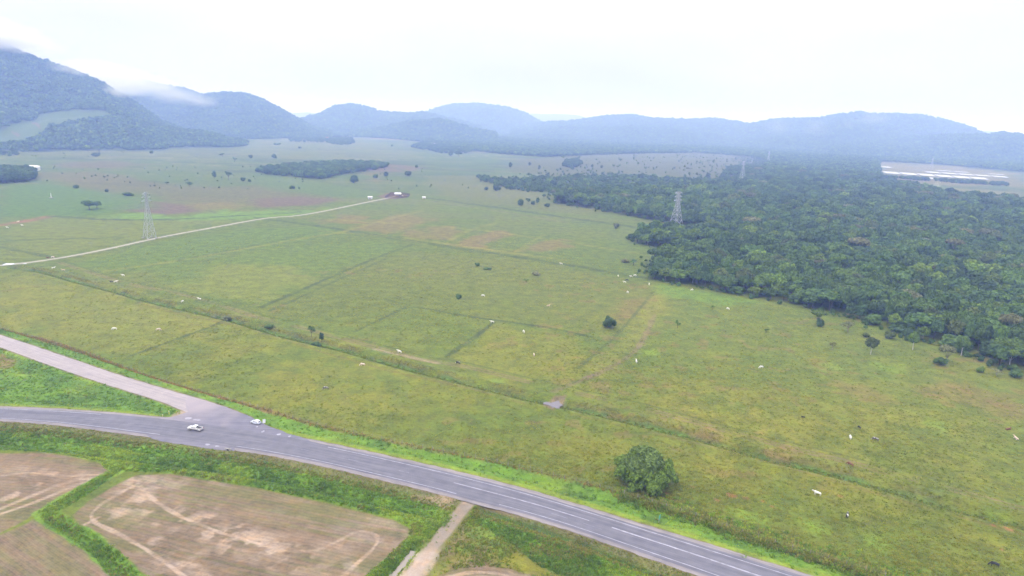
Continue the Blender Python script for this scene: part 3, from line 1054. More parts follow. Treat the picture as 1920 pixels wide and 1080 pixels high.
M_TRACK = road_material('pale_farm_track', (0.24, 0.225, 0.165), (0.36, 0.335, 0.265))
_t = np.gradient(T1, axis=0)
_t /= np.linalg.norm(_t, axis=1)[:, None]
_nn = np.column_stack([-_t[:, 1], _t[:, 0]])
strip('farm_track', T1 - _nn * 1.6, T1 + _nn * 1.6, 0.19, M_TRACK, 'pale farm track running across the pasture to the corral', 4, .45, 'track', 12)


def flat_poly(name, P, z, mat, lab=None, cat=None, parent=None, kind='structure'):
    bm = bmesh.new()
    vs = [bm.verts.new((p[0], p[1], z)) for p in P]
    f = bm.faces.new(vs)
    bm.normal_update()
    if f.normal.z < 0:
        f.normal_flip()
    bmesh.ops.triangulate(bm, faces=bm.faces[:])
    me_ = bm_mesh(name, bm, mat)
    attr(me_, 'along', np.array([p[0] for p in P]))
    attr(me_, 'across', np.array([p[1] for p in P]))
    o_ = obj(name, me_, parent)
    if lab:
        tag(o_, lab, cat, kind=kind)
    return o_


def ragged_poly(P, amp=0.3, step=0.8, seed=1):
    Q = resample(np.vstack([P, P[:1]]), step)[:-1]
    c = np.arange(len(Q))
    return Q + np.column_stack([(fbm(c, c * 0, 3, seed, 3) - .5) * 2 * amp, (fbm(c, c * 0 + 9, 3, seed + 5, 3) - .5) * 2 * amp])


def apron():
    P = ragged_poly(APRON, .35, .8, 4)
    bm = bmesh.new()
    f = bm.faces.new([bm.verts.new((p[0], p[1], .480)) for p in P])
    bm.normal_update()
    if f.normal.z < 0:
        f.normal_flip()
    bmesh.ops.triangulate(bm, faces=bm.faces[:])
    bmesh.ops.subdivide_edges(bm, edges=bm.edges[:], cuts=3, use_grid_fill=True)
    bmesh.ops.subdivide_edges(bm, edges=[e_ for e_ in bm.edges if e_.calc_length() > 1.2], cuts=2)
    bmesh.ops.triangulate(bm, faces=bm.faces[:])
    co = np.array([v_.co[:2] for v_ in bm.verts])
    A0, A1 = G(350, 752, .48), G(470, 815, .48)
    tt = ((co - A0) @ (A1 - A0)) / ((A1 - A0) @ (A1 - A0))
    gr = 1 - ss(-.05, .75, tt + .5 * (fbm(co[:, 0], co[:, 1], 6, 33, 3) - .5))
    me_ = bm_mesh('junction_apron', bm, None)
    attr(me_, 'grav', gr)
    m_ = road_material('apron_asphalt', (0.115, 0.111, 0.142), (0.175, 0.165, 0.19))
    t = m_.node_tree
    b_ = t.nodes['Principled BSDF']
    src = b_.inputs['Base Color'].links[0].from_socket
    ga_ = t.nodes.new('ShaderNodeAttribute')
    ga_.attribute_name = 'grav'
    mx_ = t.nodes.new('ShaderNodeMix')
    mx_.data_type = 'RGBA'
    mx_.inputs['B'].default_value = (0.29, 0.25, 0.255, 1)
    t.links.new(ga_.outputs['Fac'], mx_.inputs['Factor'])
    t.links.new(src, mx_.inputs['A'])
    t.links.new(mx_.outputs['Result'], b_.inputs['Base Color'])
    attr(me_, 'along', co[:, 0])
    attr(me_, 'across', co[:, 1])
    me_.materials.append(m_)
    tag(obj('junction_apron', me_), 'worn asphalt apron where the gravel road meets the highway', 'road', kind='structure')


apron()
flat_poly('lay_by', ragged_poly(BAY, .3, .8, 8), 0.4655, M_ASPH2, 'small asphalt lay-by on the near side of the highway', 'road')


def on_road(px, py):
    return G(px, py, 0.5)


def paint_line(name, px, wdt, mat, lab):
    P = smooth_line(GP(px, 0.5), 1.0)
    t = np.gradient(P, axis=0)
    t /= np.linalg.norm(t, axis=1)[:, None]
    nrm = np.column_stack([-t[:, 1], t[:, 0]])
    return strip(name, P - nrm * wdt / 2, P + nrm * wdt / 2, 0.505, mat, lab, 1, wdt * 0.12, 'marking')


def offs(frac):
    """line across the carriageway at a fraction of its width, as ground metres"""
    return R1_TOP * (1 - frac) + R1_PAIR * frac


def paint_on(name, frac, x0, x1, wdt, mat, lab):
    P = offs(frac)
    px_, _ = project(P[:, 0], P[:, 1], np.full(len(P), .5))
    m_ = (px_ >= x0) & (px_ <= x1)
    P = P[m_]
    if len(P) < 3:
        return
    P = resample(P, 1.0)
    t = np.gradient(P, axis=0)
    t /= np.linalg.norm(t, axis=1)[:, None]
    nrm = np.column_stack([-t[:, 1], t[:, 0]])
    strip(name, P - nrm * wdt / 2, P + nrm * wdt / 2, 0.505, mat, lab, 1, wdt * 0.2, 'marking', seed=int(x0) % 97)


paint_on('edge_line', 0.17, 610, 1900, 0.22, M_PAINT, 'white edge line on the far side of the highway, right part')
paint_on('edge_line', 0.16, -150, 190, 0.25, M_PAINT, 'white edge line on the far side of the highway, left part')
paint_on('edge_line', 0.84, -150, 300, 0.22, M_PAINT, 'white edge line on the near side of the highway, left of the lay-by')
paint_on('edge_line', 0.84, 440, 860, 0.20, M_PAINT, 'white edge line on the near side between lay-by and farm track')
paint_on('edge_line', 0.82, 930, 1700, 0.20, M_PAINT, 'white edge line on the near side right of the farm track')
paint_on('centre_line', 0.46, 850, 1105, 0.26, M_PAINT, 'solid white centre line near the farm track mouth')
paint_on('centre_line', 0.44, 1140, 1900, 0.42, M_PAINT, 'broad white centre line running out of the lower right corner')
for x0, x1 in ((160, 178), (235, 255), (470, 492), (560, 582), (650, 672), (745, 770), (1030, 1065), (1090, 1130)):
    paint_on('lane_dash', 0.62 if x0 > 1000 else 0.5, x0, x1, 0.18, M_PAINTF, 'faded centre dash at the %s' % {160: 'left end of the highway', 235: 'start of the lay-by', 470: 'foot of the junction apron', 560: 'right end of the apron', 650: 'bend past the apron', 745: 'stretch left of the farm track', 1030: 'stretch right of the farm track', 1090: 'near lane before the broad centre line'}[x0])
for i_, (a, b, wx, wy, lab) in enumerate((
        (353, 784.5, 2.0, 0.9, 'large white painted arrow stub left on the apron behind the pickup'), (366, 787, 1.3, .5, 'white dash on the apron above the pickup'), (372.5, 787.5, 1.1, .5, 'small white dash right above the pickup bed'),
        (482, 800, .6, .4, 'tiny white mark just below the hatchback'), (493, 809, .9, .6, 'white spot on the apron below the white sign'), (523, 814.3, 1.2, .6, 'white spot near the right tip of the apron'), (543, 818, .8, .6, 'rightmost white spot of the apron'),
        (389, 833.3, 1.3, .6, 'white spot on the lay-by below the pickup'), (407, 836.5, 1.2, .4, 'faint white dash at the right end of the lay-by'))):
    p = on_road(a, b)
    Q = [(p[0] + wx / 2 * math.cos(t) * (1 + .15 * math.sin(3 * t + i_)), p[1] + wy * math.sin(t) * (1 + .2 * math.cos(2 * t + i_))) for t in np.linspace(0, 2 * math.pi, 15)[:-1]]
    flat_poly('road_marking', Q, 0.506, M_PAINT, lab, 'marking')


# ================================================================== water
def water_material(name, col, rough=0.08):
    m, t, b = new_mat(name)
    b.inputs['Base Color'].default_value = (*col, 1)
    b.inputs['Roughness'].default_value = rough
    b.inputs['Specular IOR Level'].default_value = 0.6
    n = t.nodes.new('ShaderNodeTexNoise')
    n.inputs['Scale'].default_value = 1.5
    g = t.nodes.new('ShaderNodeNewGeometry')
    t.links.new(g.outputs['Position'], n.inputs['Vector'])
    bp = t.nodes.new('ShaderNodeBump')
    bp.inputs['Strength'].default_value = 0.05
    bp.inputs['Distance'].default_value = 0.1
    t.links.new(n.outputs[0], bp.inputs['Height'])
    t.links.new(bp.outputs[0], b.inputs['Normal'])
    return m


M_WATER = water_material('muddy_water', (0.13, 0.11, 0.115), .12)
M_POND = water_material('pond_water_painted_sky', (0.62, 0.63, 0.65), 0.2)  # near-white base colour stands in for the bright sky reflected in the water
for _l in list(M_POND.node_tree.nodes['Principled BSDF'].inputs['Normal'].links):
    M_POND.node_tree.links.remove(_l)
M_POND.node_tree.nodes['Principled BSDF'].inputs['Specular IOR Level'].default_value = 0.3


def water_line(name, P, wdt, z, lab):
    t = np.gradient(P, axis=0)
    t /= np.linalg.norm(t, axis=1)[:, None]
    nrm = np.column_stack([-t[:, 1], t[:, 0]])
    strip(name, P - nrm * wdt / 2, P + nrm * wdt / 2, z, water_material('silty_canal_water', (0.26, 0.22, 0.17), .35), lab, 2, wdt * .6, 'water')


water_line('canal_water', CANAL_W, 1.3, -0.5, 'grey water standing in the canal beside the farm track')
flat_poly('puddle', ragged_poly(PUD * 1.0, .5, .5, 3), -0.52, M_WATER, 'muddy puddle in the pasture ditch', 'puddle')
flat_poly('puddle', ragged_poly(GP([(3, 497.5), (12, 494.5), (24, 494), (29, 495.5), (22, 497), (12, 498)]), .4, 1.5, 5), 0.24, M_POND, 'bright puddle on the farm track at the left edge', 'puddle')
flat_poly('puddle', ragged_poly(GP([(42, 495.5), (46, 494.3), (51, 494.5), (49, 495.7)]), .2, 1.0, 6), 0.24, M_POND, 'small bright puddle on the farm track right of the larger one', 'puddle')
# flooded fish and rice ponds beyond the forest, one sheet of water each
_pr = [((1650, 312.5), (1890, 333.5)), ((1651, 317), (1890, 336.5)), ((1653, 321), (1892, 339.5)), ((1655, 325), (1895, 343.5))]
_rows = [[(1650, 311, 1668, 313.5), None, None, None, None, None, None, None],
         None]


def pond(q, lab):
    flat_poly('pond', GP(q, 1.0), 1.0, M_POND, lab, 'pond')


def pond_row(x0, y0, x1, y1, n, h, skew, which, nm):
    for i in range(n):
        if i not in which:
            continue
        a = i / n
        b_ = (i + 0.86) / n
        xa, ya = x0 + (x1 - x0) * a, y0 + (y1 - y0) * a
        xb, yb = x0 + (x1 - x0) * b_, y0 + (y1 - y0) * b_
        pond([(xa, ya), (xb, yb), (xb + skew, yb + h), (xa + skew, ya + h)],
             'flooded pond beyond the forest, %s row, number %d from the left' % (nm, i + 1))


pond_row(1652, 320.8, 1850, 333.3, 6, 3.9, 10, (0, 1, 2, 3, 4, 5), 'front')
pond_row(1700, 318.8, 1888, 331.0, 6, 2.6, 8, (1, 2, 3, 4, 5), 'second')
pond_row(1720, 316.4, 1884, 327.0, 5, 1.5, 6, (1, 2, 4), 'third')
pond_row(1648, 311.2, 1690, 313.8, 2, 2.6, 8, (0,), 'farthest')
pond_row(1728, 331.5, 1885, 341.0, 7, 3.0, 6, (0, 1, 3, 4, 6), 'tree-screened')


# ================================================================== hills
RIDGES = [  # skyline pixels, distance of the crest, half width towards us, half width away
    ('H1', [(-420, 10), (-260, -20), (-120, 30), (0, 72), (30, 90), (60, 101), (125, 123), (170, 142), (220, 171), (260, 196), (300, 224), (350, 244), (400, 256), (440, 262)], 2650, 900, 900),
    ('H1b', [(-80, 262), (-30, 250), (0, 243), (50, 224), (100, 214), (150, 211), (200, 215), (250, 231), (290, 252), (310, 262)], 2050, 330, 420),
    ('H1c', [(180, 262), (230, 243), (300, 234), (380, 243), (430, 256), (460, 262)], 2300, 330, 400),
    ('H2', [(60, 180), (130, 150), (200, 141), (250, 144), (300, 158), (345, 166), (378, 178), (430, 200), (480, 225)], 4300, 1200, 1000),
    ('H2b', [(330, 235), (360, 190), (385, 176), (420, 171), (460, 176), (490, 184), (530, 205), (560, 222), (590, 238), (620, 244)], 3700, 800, 900),
    ('H3', [(520, 236), (560, 224), (600, 212), (614, 206), (625, 198), (660, 194), (690, 199), (715, 208), (760, 212), (800, 211), (850, 224), (900, 236)], 4700, 900, 900),
    ('H3b', [(660, 246), (720, 238), (760, 228), (790, 224), (830, 224), (860, 231), (890, 240), (930, 246)], 3700, 500, 600),
    ('H4', [(740, 226), (800, 210), (820, 204), (850, 197), (900, 196), (950, 201), (985, 213), (1010, 228), (1050, 242)], 6300, 1100, 1000),
    ('H5', [(960, 240), (1010, 231), (1060, 228), (1110, 221), (1150, 217), (1180, 215), (1230, 222), (1300, 224), (1335, 222), (1380, 228), (1405, 233), (1450, 246)], 5600, 1500, 1100),
    ('H5b', [(1060, 250), (1120, 242), (1180, 238), (1260, 243), (1320, 252)], 4600, 700, 700),
    ('H6', [(1340, 246), (1400, 233), (1460, 223), (1540, 221), (1580, 214), (1608, 210), (1650, 215), (1730, 215), (1780, 227), (1820, 239), (1848, 254), (1880, 268)], 5400, 1500, 1100),
    ('H6b', [(1560, 268), (1640, 258), (1740, 254), (1800, 252), (1850, 253), (1882, 250), (1905, 252), (1940, 260), (2000, 262), (2100, 258), (2250, 262)], 4300, 1000, 900),
    ('H7', [(480, 214), (540, 208), (600, 211), (700, 214), (960, 216), (1000, 212), (1040, 210), (1080, 214), (1150, 224), (1300, 236), (1700, 244), (1860, 246), (1920, 250), (2200, 262)], 11500, 2500, 1000),
]


def hill_height(XX, YY, want_idx=False):
    r = np.hypot(XX, YY)
    az = np.arctan2(XX, YY)
    H = np.full(XX.shape, -6.0)
    IDX = np.full(XX.shape, -1)
    n1 = fbm(XX, YY, 520, 91, 4)
    n2 = fbm(XX, YY, 160, 92, 3)
    for k_, (nm, px, rc, wf, wb) in enumerate(RIDGES):
        A_, Z_ = [], []
        for a, b in px:
            d = ray(a, b)
            A_.append(math.atan2(d[0], d[1]))
            Z_.append(CAM_H + rc * d[2] / math.hypot(d[0], d[1]) - 9)
        A_ = np.array(A_)
        Z_ = np.array(Z_)
        o_ = np.argsort(A_)
        zc = np.interp(az, A_[o_], Z_[o_], left=-40, right=-40)
        zc = zc + np.clip(zc, 0, 60) / 60 * 14 * (fbm(az * rc, az * 0 + 7 * k_, 240, 97, 4) - .5) * (rc / 3500)
        rcc = rc * (1 + 0.10 * (fbm(az * 14, az * 0 + k_, 1.0, 93 + k_, 2) - .5))
        dd = r - rcc
        wfv = wf * (0.75 + 0.6 * n1)
        t = np.where(dd < 0, 1 + dd / wfv, 1 - dd / wb)
        t = np.clip(t, 0, 1)
        prof = t ** 1.15
        spur = (n1 - .5) * 0.7 + (n2 - .5) * 0.5
        # re-scale with the distance so that the crest keeps its bearing and height
        h = zc * prof * (1 + spur * (1 - t) * 2 * np.sqrt(np.clip(t, 0, 1))) - 6 * (1 - prof)
        m_ = (h > H) & (t > 0)
        H = np.where(m_, h, H)
        IDX = np.where(m_, k_, IDX)
    return (H, IDX) if want_idx else H


azh = np.radians(np.linspace(-48, 48, 900))
rh = np.concatenate([np.geomspace(1600, 6500, 130), np.geomspace(6700, 13000, 24)])
A_, R_ = np.meshgrid(azh, rh)
HX = (R_ * np.sin(A_)).ravel()
HY = (R_ * np.cos(A_)).ravel()
HZ, HI = hill_height(HX, HY, True)
na = len(azh)
i = np.arange(len(rh) - 1)[:, None] * na + np.arange(na - 1)[None, :]
F = np.stack([i, i + 1, i + 1 + na, i + na], -1).reshape(-1, 4)[:, ::-1]
keep = (HZ[F] > -5.5).any(1)
F = F[keep]
used = np.unique(F)
remap = np.full(len(HX), -1)
remap[used] = np.arange(len(used))
GRASSY = [(-80, 268), (-60, 250), (0, 240), (60, 220), (110, 205), (205, 205), (205, 220), (165, 226), (135, 231), (112, 240), (90, 250), (72, 262), (60, 270), (0, 274)]


def grassy_hill(x, y, z, idx):
    px_, py_ = project(x, y, z)
    px_ = px_ + 46 * (fbm(x, y, 90, 95, 3) - .5)
    py_ = py_ + 16 * (fbm(x, y, 70, 96, 3) - .5)
    return inside(px_, py_, np.array(GRASSY, float)) & (np.hypot(x, y) < 2180)


gm = grassy_hill(HX, HY, HZ, HI)[used].astype(float)
scar = np.zeros(len(used))
px_, py_ = project(HX[used], HY[used], HZ[used])
for q in ([(20, 249), (30, 247), (40, 253), (36, 256)], [(44, 222), (60, 224), (78, 236), (74, 239)], [(80, 256), (120, 258), (150, 262), (90, 263)]):
    scar = np.maximum(scar, (inside(px_, py_, np.array(q, float)) & (HI[used] == 1)).astype(float))
me = mesh_np('hills', np.stack([HX, HY, HZ], 1)[used], remap[F], None, True)
attr(me, 'grassy', gm)
attr(me, 'scar', scar)
m, t, b = new_mat('hillside_forest_floor')
NN, LL = t.nodes.new, t.links.new
ga = NN('ShaderNodeAttribute')
ga.attribute_name = 'grassy'
sa = NN('ShaderNodeAttribute')
sa.attribute_name = 'scar'
geo = NN('ShaderNodeNewGeometry')
nz_ = NN('ShaderNodeTexNoise')
nz_.inputs['Scale'].default_value = 0.05
nz_.inputs['Detail'].default_value = 6
nz_.inputs['Roughness'].default_value = 0.65
LL(geo.outputs['Position'], nz_.inputs['Vector'])
cr = NN('ShaderNodeValToRGB')
cr.color_ramp.elements[0].position = 0.35
cr.color_ramp.elements[0].color = (0.022, 0.040, 0.018, 1)
cr.color_ramp.elements[1].position = 0.68
cr.color_ramp.elements[1].color = (0.060, 0.090, 0.036, 1)
LL(nz_.outputs[0], cr.inputs[0])
mg = NN('ShaderNodeMix')
mg.data_type = 'RGBA'
mg.inputs['B'].default_value = (0.050, 0.085, 0.016, 1)
LL(ga.outputs['Fac'], mg.inputs['Factor'])
LL(cr.outputs[0], mg.inputs['A'])
ms_ = NN('ShaderNodeMix')
ms_.data_type = 'RGBA'
ms_.inputs['B'].default_value = (0.11, 0.08, 0.045, 1)
LL(sa.outputs['Fac'], ms_.inputs['Factor'])
LL(mg.outputs['Result'], ms_.inputs['A'])
LL(ms_.outputs['Result'], b.inputs['Base Color'])
b.inputs['Roughness'].default_value = 0.95
me.materials.append(m)
hills = tag(obj('hills', me), 'forested hills and mountain fading into haze along the horizon', 'hills', kind='structure')


# ================================================================== haze: the air of the whole valley
def make_haze():
    bm = bmesh.new()
    add_box(bm, (0, 0, 0), (1, 1, 1))
    top = float(max(HZ.max() + 40, 140))
    for v in bm.verts:
        v.co = Vector((v.co.x * 2 * 20600, v.co.y * 2 * 20600, top if v.co.z > 0 else float(min(GZ.min(), HZ.min()) - 1.5)))
    m = bpy.data.materials.new('pale_valley_haze')
    m.use_nodes = True
    t = m.node_tree
    t.nodes.clear()
    o_ = t.nodes.new('ShaderNodeOutputMaterial')
    p = t.nodes.new('ShaderNodeVolumePrincipled')
    p.inputs['Color'].default_value = (*HAZE_COLOR, 1)
    p.inputs['Absorption Color'].default_value = (1, 1, 1, 1)
    p.inputs['Density'].default_value = HAZE_DENSITY
    p.inputs['Anisotropy'].default_value = 0.0
    t.links.new(p.outputs[0], o_.inputs['Volume'])
    tag(obj('haze', bm_mesh('haze', bm, m)), 'pale bluish haze filling the whole valley', 'haze', kind='stuff')


make_haze()


# ================================================================== vegetation
LEAF = {
    'green': leaf_mat('leaf_mid_green', (0.079, 0.153, 0.032)),
    'dark': leaf_mat('leaf_dark_green', (0.057, 0.116, 0.035)),
    'bright': leaf_mat('leaf_bright_green', (0.116, 0.201, 0.027)),
    'olive': leaf_mat('leaf_olive', (0.100, 0.142, 0.036), hue=.12),
    'rusty': leaf_mat('leaf_rusty', (0.145, 0.125, 0.054)),
    'grey': leaf_mat('leaf_grey_green', (0.139, 0.169, 0.081)),
}
M_BARK = simple_mat('pale_bark', (0.26, 0.23, 0.19), 0.9, var=0.25, scale=1.5)
M_BARKD = simple_mat('dark_bark', (0.10, 0.08, 0.06), 0.9, var=0.25, scale=1.5)

_ico = bmesh.new()
bmesh.ops.create_icosphere(_ico, subdivisions=2, radius=1.0)
_ico.verts.ensure_lookup_table()
ICO_V = np.array([v.co[:] for v in _ico.verts])
ICO_F = np.array([[v.index for v in f.verts] for f in _ico.faces])
_ico.free()


def leaf_cloud(rng, lobes, n, size, droop=0.0, aspect=1.5, zmin=-0.55):
    """leaf clump quads spread through the shell of every lobe; lobes: (x,y,z,rx,ry,rz)"""
    lobes = np.asarray(lobes, float)
    wgt = (lobes[:, 3] * lobes[:, 4] + lobes[:, 3] * lobes[:, 5]) ** 1.0
    li = rng.choice(len(lobes), n, p=wgt / wgt.sum())
    d = rng.normal(size=(n, 3))
    d /= np.linalg.norm(d, axis=1)[:, None]
    d[:, 2] = np.where(d[:, 2] < zmin, -d[:, 2], d[:, 2])
    rad_ = 0.78 + 0.32 * rng.rand(n) ** 0.7
    c = lobes[li, :3] + d * lobes[li, 3:] * rad_[:, None]
    nrm = d + rng.normal(size=(n, 3)) * 0.55
    nrm[:, 2] += 0.25
    nrm /= np.linalg.norm(nrm, axis=1)[:, None]
    u = np.cross(nrm, rng.normal(size=(n, 3)))
    if droop:
        dn = np.array([0, 0, -1.0]) - nrm * (-nrm[:, 2:3])
        u = u * (1 - droop) + dn * droop * 2
        u = u - nrm * (u * nrm).sum(1)[:, None]
    u /= np.linalg.norm(u, axis=1)[:, None] + 1e-9
    v = np.cross(nrm, u)
    s = size * (0.6 + 0.8 * rng.rand(n))[:, None]
    a = u * s * aspect * 0.5
    b_ = v * s * 0.5
    k = nrm * s * 0.18
    V = np.stack([c - a, c + b_ + k * .5, c + a - k, c - b_ + k * .5], 1).reshape(-1, 3)
    F = np.arange(4 * n).reshape(-1, 4)
    return V, F


def crown_mesh(name, seed, lobes, n, size, mat, core=0.80, droop=0.0, aspect=1.5):
    rng = np.random.RandomState(seed)
    V, F = leaf_cloud(rng, lobes, n, size, droop, aspect)
    vs, ts = [V], [np.concatenate([F[:, [0, 1, 2]], F[:, [0, 2, 3]]])]
    off = len(V)
    if core:
        for L_ in lobes:
            q = ICO_V * (np.array(L_[3:]) * core) * (0.86 + 0.28 * rng.rand(len(ICO_V), 1)) + np.array(L_[:3])
            vs.append(q)
            ts.append(ICO_F + off)
            off += len(q)
    return mesh_np(name, np.concatenate(vs), np.concatenate(ts), mat)


def tree_lobes(rng, H, R, form):
    L_ = []
    if form == 'round':
        L_.append((0, 0, .64 * H, .62 * R, .62 * R, .27 * H))
        for i in range(8):
            a = i * 2.4 + rng.rand()
            q = (.45 + .2 * rng.rand()) * R
            s = (.34 + .16 * rng.rand())
            L_.append((q * math.cos(a), q * math.sin(a), (.52 + .28 * rng.rand()) * H, s * R, s * R, s * .36 * H * 1.2))
        L_.append((.1 * R, 0, .84 * H, .4 * R, .4 * R, .15 * H))
    elif form == 'umbrella':
        for i in range(9):
            a = i * 2.4
            q = math.sqrt(i / 9) * .8 * R
            s = .30 + .14 * rng.rand()
            L_.append((q * math.cos(a), q * math.sin(a), (.86 - .16 * (q / R) ** 2 + .05 * rng.rand()) * H, s * R, s * R, .12 * H))
    elif form == 'tall':
        for i in range(7):
            a = i * 2.4
            t_ = i / 6
            s = (.62 - .3 * abs(t_ - .35)) * R
            L_.append((.25 * R * math.cos(a), .25 * R * math.sin(a), (.38 + .52 * t_) * H, s, s, .14 * H))
    elif form == 'bush':
        L_.append((0, 0, .45 * H, .6 * R, .6 * R, .45 * H))
        for i in range(9):
            a = i * 2.4 + rng.rand()
            q = (.35 + .3 * rng.rand()) * R
            s = .32 + .16 * rng.rand()
            L_.append((q * math.cos(a), q * math.sin(a), (.28 + .4 * rng.rand()) * H, s * R, s * R, s * .75 * H))
    elif form == 'sparse':
        for i in range(6):
            a = i * 2.4 + rng.rand()
            q = (.25 + .5 * rng.rand()) * R
            s = .24 + .14 * rng.rand()
            L_.append((q * math.cos(a), q * math.sin(a), (.55 + .38 * rng.rand()) * H, s * R, s * R, .11 * H))
    return L_


def trunk_mesh(name, seed, H, R, lobes, form, mat):
    rng = random.Random(seed)
    bm = bmesh.new()
    base = H * (0.030 if form != 'bush' else 0.02)
    fork = .38 * H if form not in ('bush',) else .1 * H
    lean = Vector((rng.uniform(-.04, .04) * H, rng.uniform(-.04, .04) * H, 0))
    add_tube(bm, [(0, 0, -.3), (0, 0, .05 * H), tuple(lean * .6 + Vector((0, 0, fork * .6))), tuple(lean + Vector((0, 0, fork)))], [base * 1.5, base, base * .85, base * .7], 7)
    for L_ in lobes[:7]:
        e_ = Vector(L_[:3])
        s_ = lean + Vector((0, 0, fork * .96))
        mid = s_.lerp(e_, .5) + Vector((0, 0, -.03 * H))
        add_tube(bm, [tuple(s_), tuple(mid), tuple(e_)], [base * .5, base * .33, base * .14], 5)
    return bm_mesh(name, bm, mat, True)


_TREE_CACHE = {}


def tree_meshes(form, tint, var=0, n=900, size=0.8, H=10.0, R=5.0, core=.8, bark=None):
    key = (form, tint, var, n, size, H, R)
    if key not in _TREE_CACHE:
        rng = random.Random(var * 31 + len(form) * 7)

        class _R:
            rand = staticmethod(rng.random)
        lobes = tree_lobes(_R, H, R, form)
        _TREE_CACHE[key] = (crown_mesh('crown_%s_%s' % (form, tint), var * 17 + 3, lobes, n, size, LEAF[tint], core if form != 'sparse' else 0.0),
                            trunk_mesh('trunk_%s' % form, var + 5, H, R, lobes, form, bark or (M_BARKD if tint in ('dark', 'green') else M_BARK)))
    return _TREE_CACHE[key]


def plant_tree(name, x, y, H, R, form, tint, label, group=None, var=0, n=900, size=0.8, cat='tree', rz=None, bark=None, sink=0.0):
    """a tree thing: an empty at its foot with trunk and crown; the meshes are shared and scaled"""
    cm_, tm_ = tree_meshes(form, tint, var, n, size, bark=bark)
    e_ = bpy.data.objects.new(name, None)
    e_.empty_display_size = 0.5
    link(e_)
    e_.location = (x, y, zat(x, y) - sink)
    e_.scale = (R / 5.0, R / 5.0, H / 10.0)
    e_.rotation_euler = (0, 0, rz if rz is not None else random.uniform(0, 6.28))
    tag(e_, label, cat, group)
    obj('crown', cm_, e_)
    obj('trunk', tm_, e_)
    return e_


# ---- scatter of uncountable things by geometry nodes
def scatter(name, P, rotz, scl, idx, protos, label, cat):
    me_ = bpy.data.meshes.new(name)
    me_.vertices.add(len(P))
    me_.vertices.foreach_set('co', np.ascontiguousarray(P, np.float32).ravel())
    attr(me_, 'rotz', rotz)
    attr(me_, 'scl', scl)
    attr(me_, 'pick', idx, 'INT')
    o_ = obj(name, me_)
    col = bpy.data.collections.new(name + '_kinds')
    for p in protos:
        col.objects.link(p)
    ng = bpy.data.node_groups.new(name, 'GeometryNodeTree')
    ng.interface.new_socket('Geometry', in_out='INPUT', socket_type='NodeSocketGeometry')
    ng.interface.new_socket('Geometry', in_out='OUTPUT', socket_type='NodeSocketGeometry')
    NN, LL = ng.nodes.new, ng.links.new
    gi = NN('NodeGroupInput')
    go = NN('NodeGroupOutput')
    ci = NN('GeometryNodeCollectionInfo')
    ci.inputs['Collection'].default_value = col
    ci.inputs['Separate Children'].default_value = True
    ci.inputs['Reset Children'].default_value = True
    ip = NN('GeometryNodeInstanceOnPoints')
    ip.inputs['Pick Instance'].default_value = True

    def named(nm, typ):
        a_ = NN('GeometryNodeInputNamedAttribute')
        a_.data_type = typ
        a_.inputs['Name'].default_value = nm
        return a_.outputs['Attribute']
    cb = NN('ShaderNodeCombineXYZ')
    LL(named('rotz', 'FLOAT'), cb.inputs[2])
    LL(gi.outputs[0], ip.inputs['Points'])
    LL(ci.outputs[0], ip.inputs['Instance'])
    LL(named('pick', 'INT'), ip.inputs['Instance Index'])
    LL(cb.outputs[0], ip.inputs['Rotation'])
    LL(named('scl', 'FLOAT'), ip.inputs['Scale'])
    LL(ip.outputs[0], go.inputs[0])
    md = o_.modifiers.new('scatter', 'NODES')
    md.node_group = ng
    tag(o_, label, cat, kind='stuff')
    return o_


def proto(name, *meshes):
    """one joined mesh object, not linked to the scene, used only as an instance source"""
    bm = bmesh.new()
    mats = []
    for me_ in meshes:
        n0 = len(bm.faces)
        bm.from_mesh(me_)
        bm.faces.ensure_lookup_table()
        mt = me_.materials[0]
        if mt not in mats:
            mats.append(mt)
        for f in bm.faces[n0:]:
            f.material_index = mats.index(mt)
    m_ = bpy.data.meshes.new(name)
    bm.to_mesh(m_)
    bm.free()
    for q in mats:
        m_.materials.append(q)
    return bpy.data.objects.new(name, m_)


# ---- forest outlines on the ground
FOREST = GP([(2250, 830), (2080, 745), (1920, 700), (1880, 690), (1800, 656), (1740, 643), (1690, 628), (1650, 612), (1600, 597), (1560, 586), (1500, 573), (1440, 562), (1400, 556), (1330, 541), (1270, 531),
             (1228, 526), (1218, 508), (1232, 490), (1262, 478), (1290, 470), (1240, 466), (1195, 458), (1188, 448), (1215, 441), (1255, 441), (1330, 442), (1325, 428), (1270, 421), (1200, 409), (1150, 399), (1100, 390),
             (1045, 382), (1032, 374), (1042, 362), (960, 354), (948, 347), (1000, 338), (1100, 334), (1180, 333), (1250, 338), (1330, 343), (1385, 338), (1432, 322), (1446, 302), (1400, 293), (1300, 286.5), (1100, 291), (1020, 294), (940, 288),
             (860, 280), (800, 268), (740, 262), (690, 258), (600, 256), (560, 257), (500, 258), (480, 252)] )
FOREST = np.vstack([FOREST, [[-2000, 5200], [0, 6400], [4200, 5200], [5200, 1500], [1200, 300]]])
POND_CLEAR = GP([(1644, 304), (1760, 309), (1930, 324), (2100, 340), (2100, 392), (1920, 384), (1820, 374), (1735, 362), (1722, 352), (1650, 344)])
POND_TREES = GP([(1655, 332.5), (1720, 336.5), (1800, 341.5), (1890, 347), (1890, 348.8), (1790, 343.4), (1655, 334.5)])


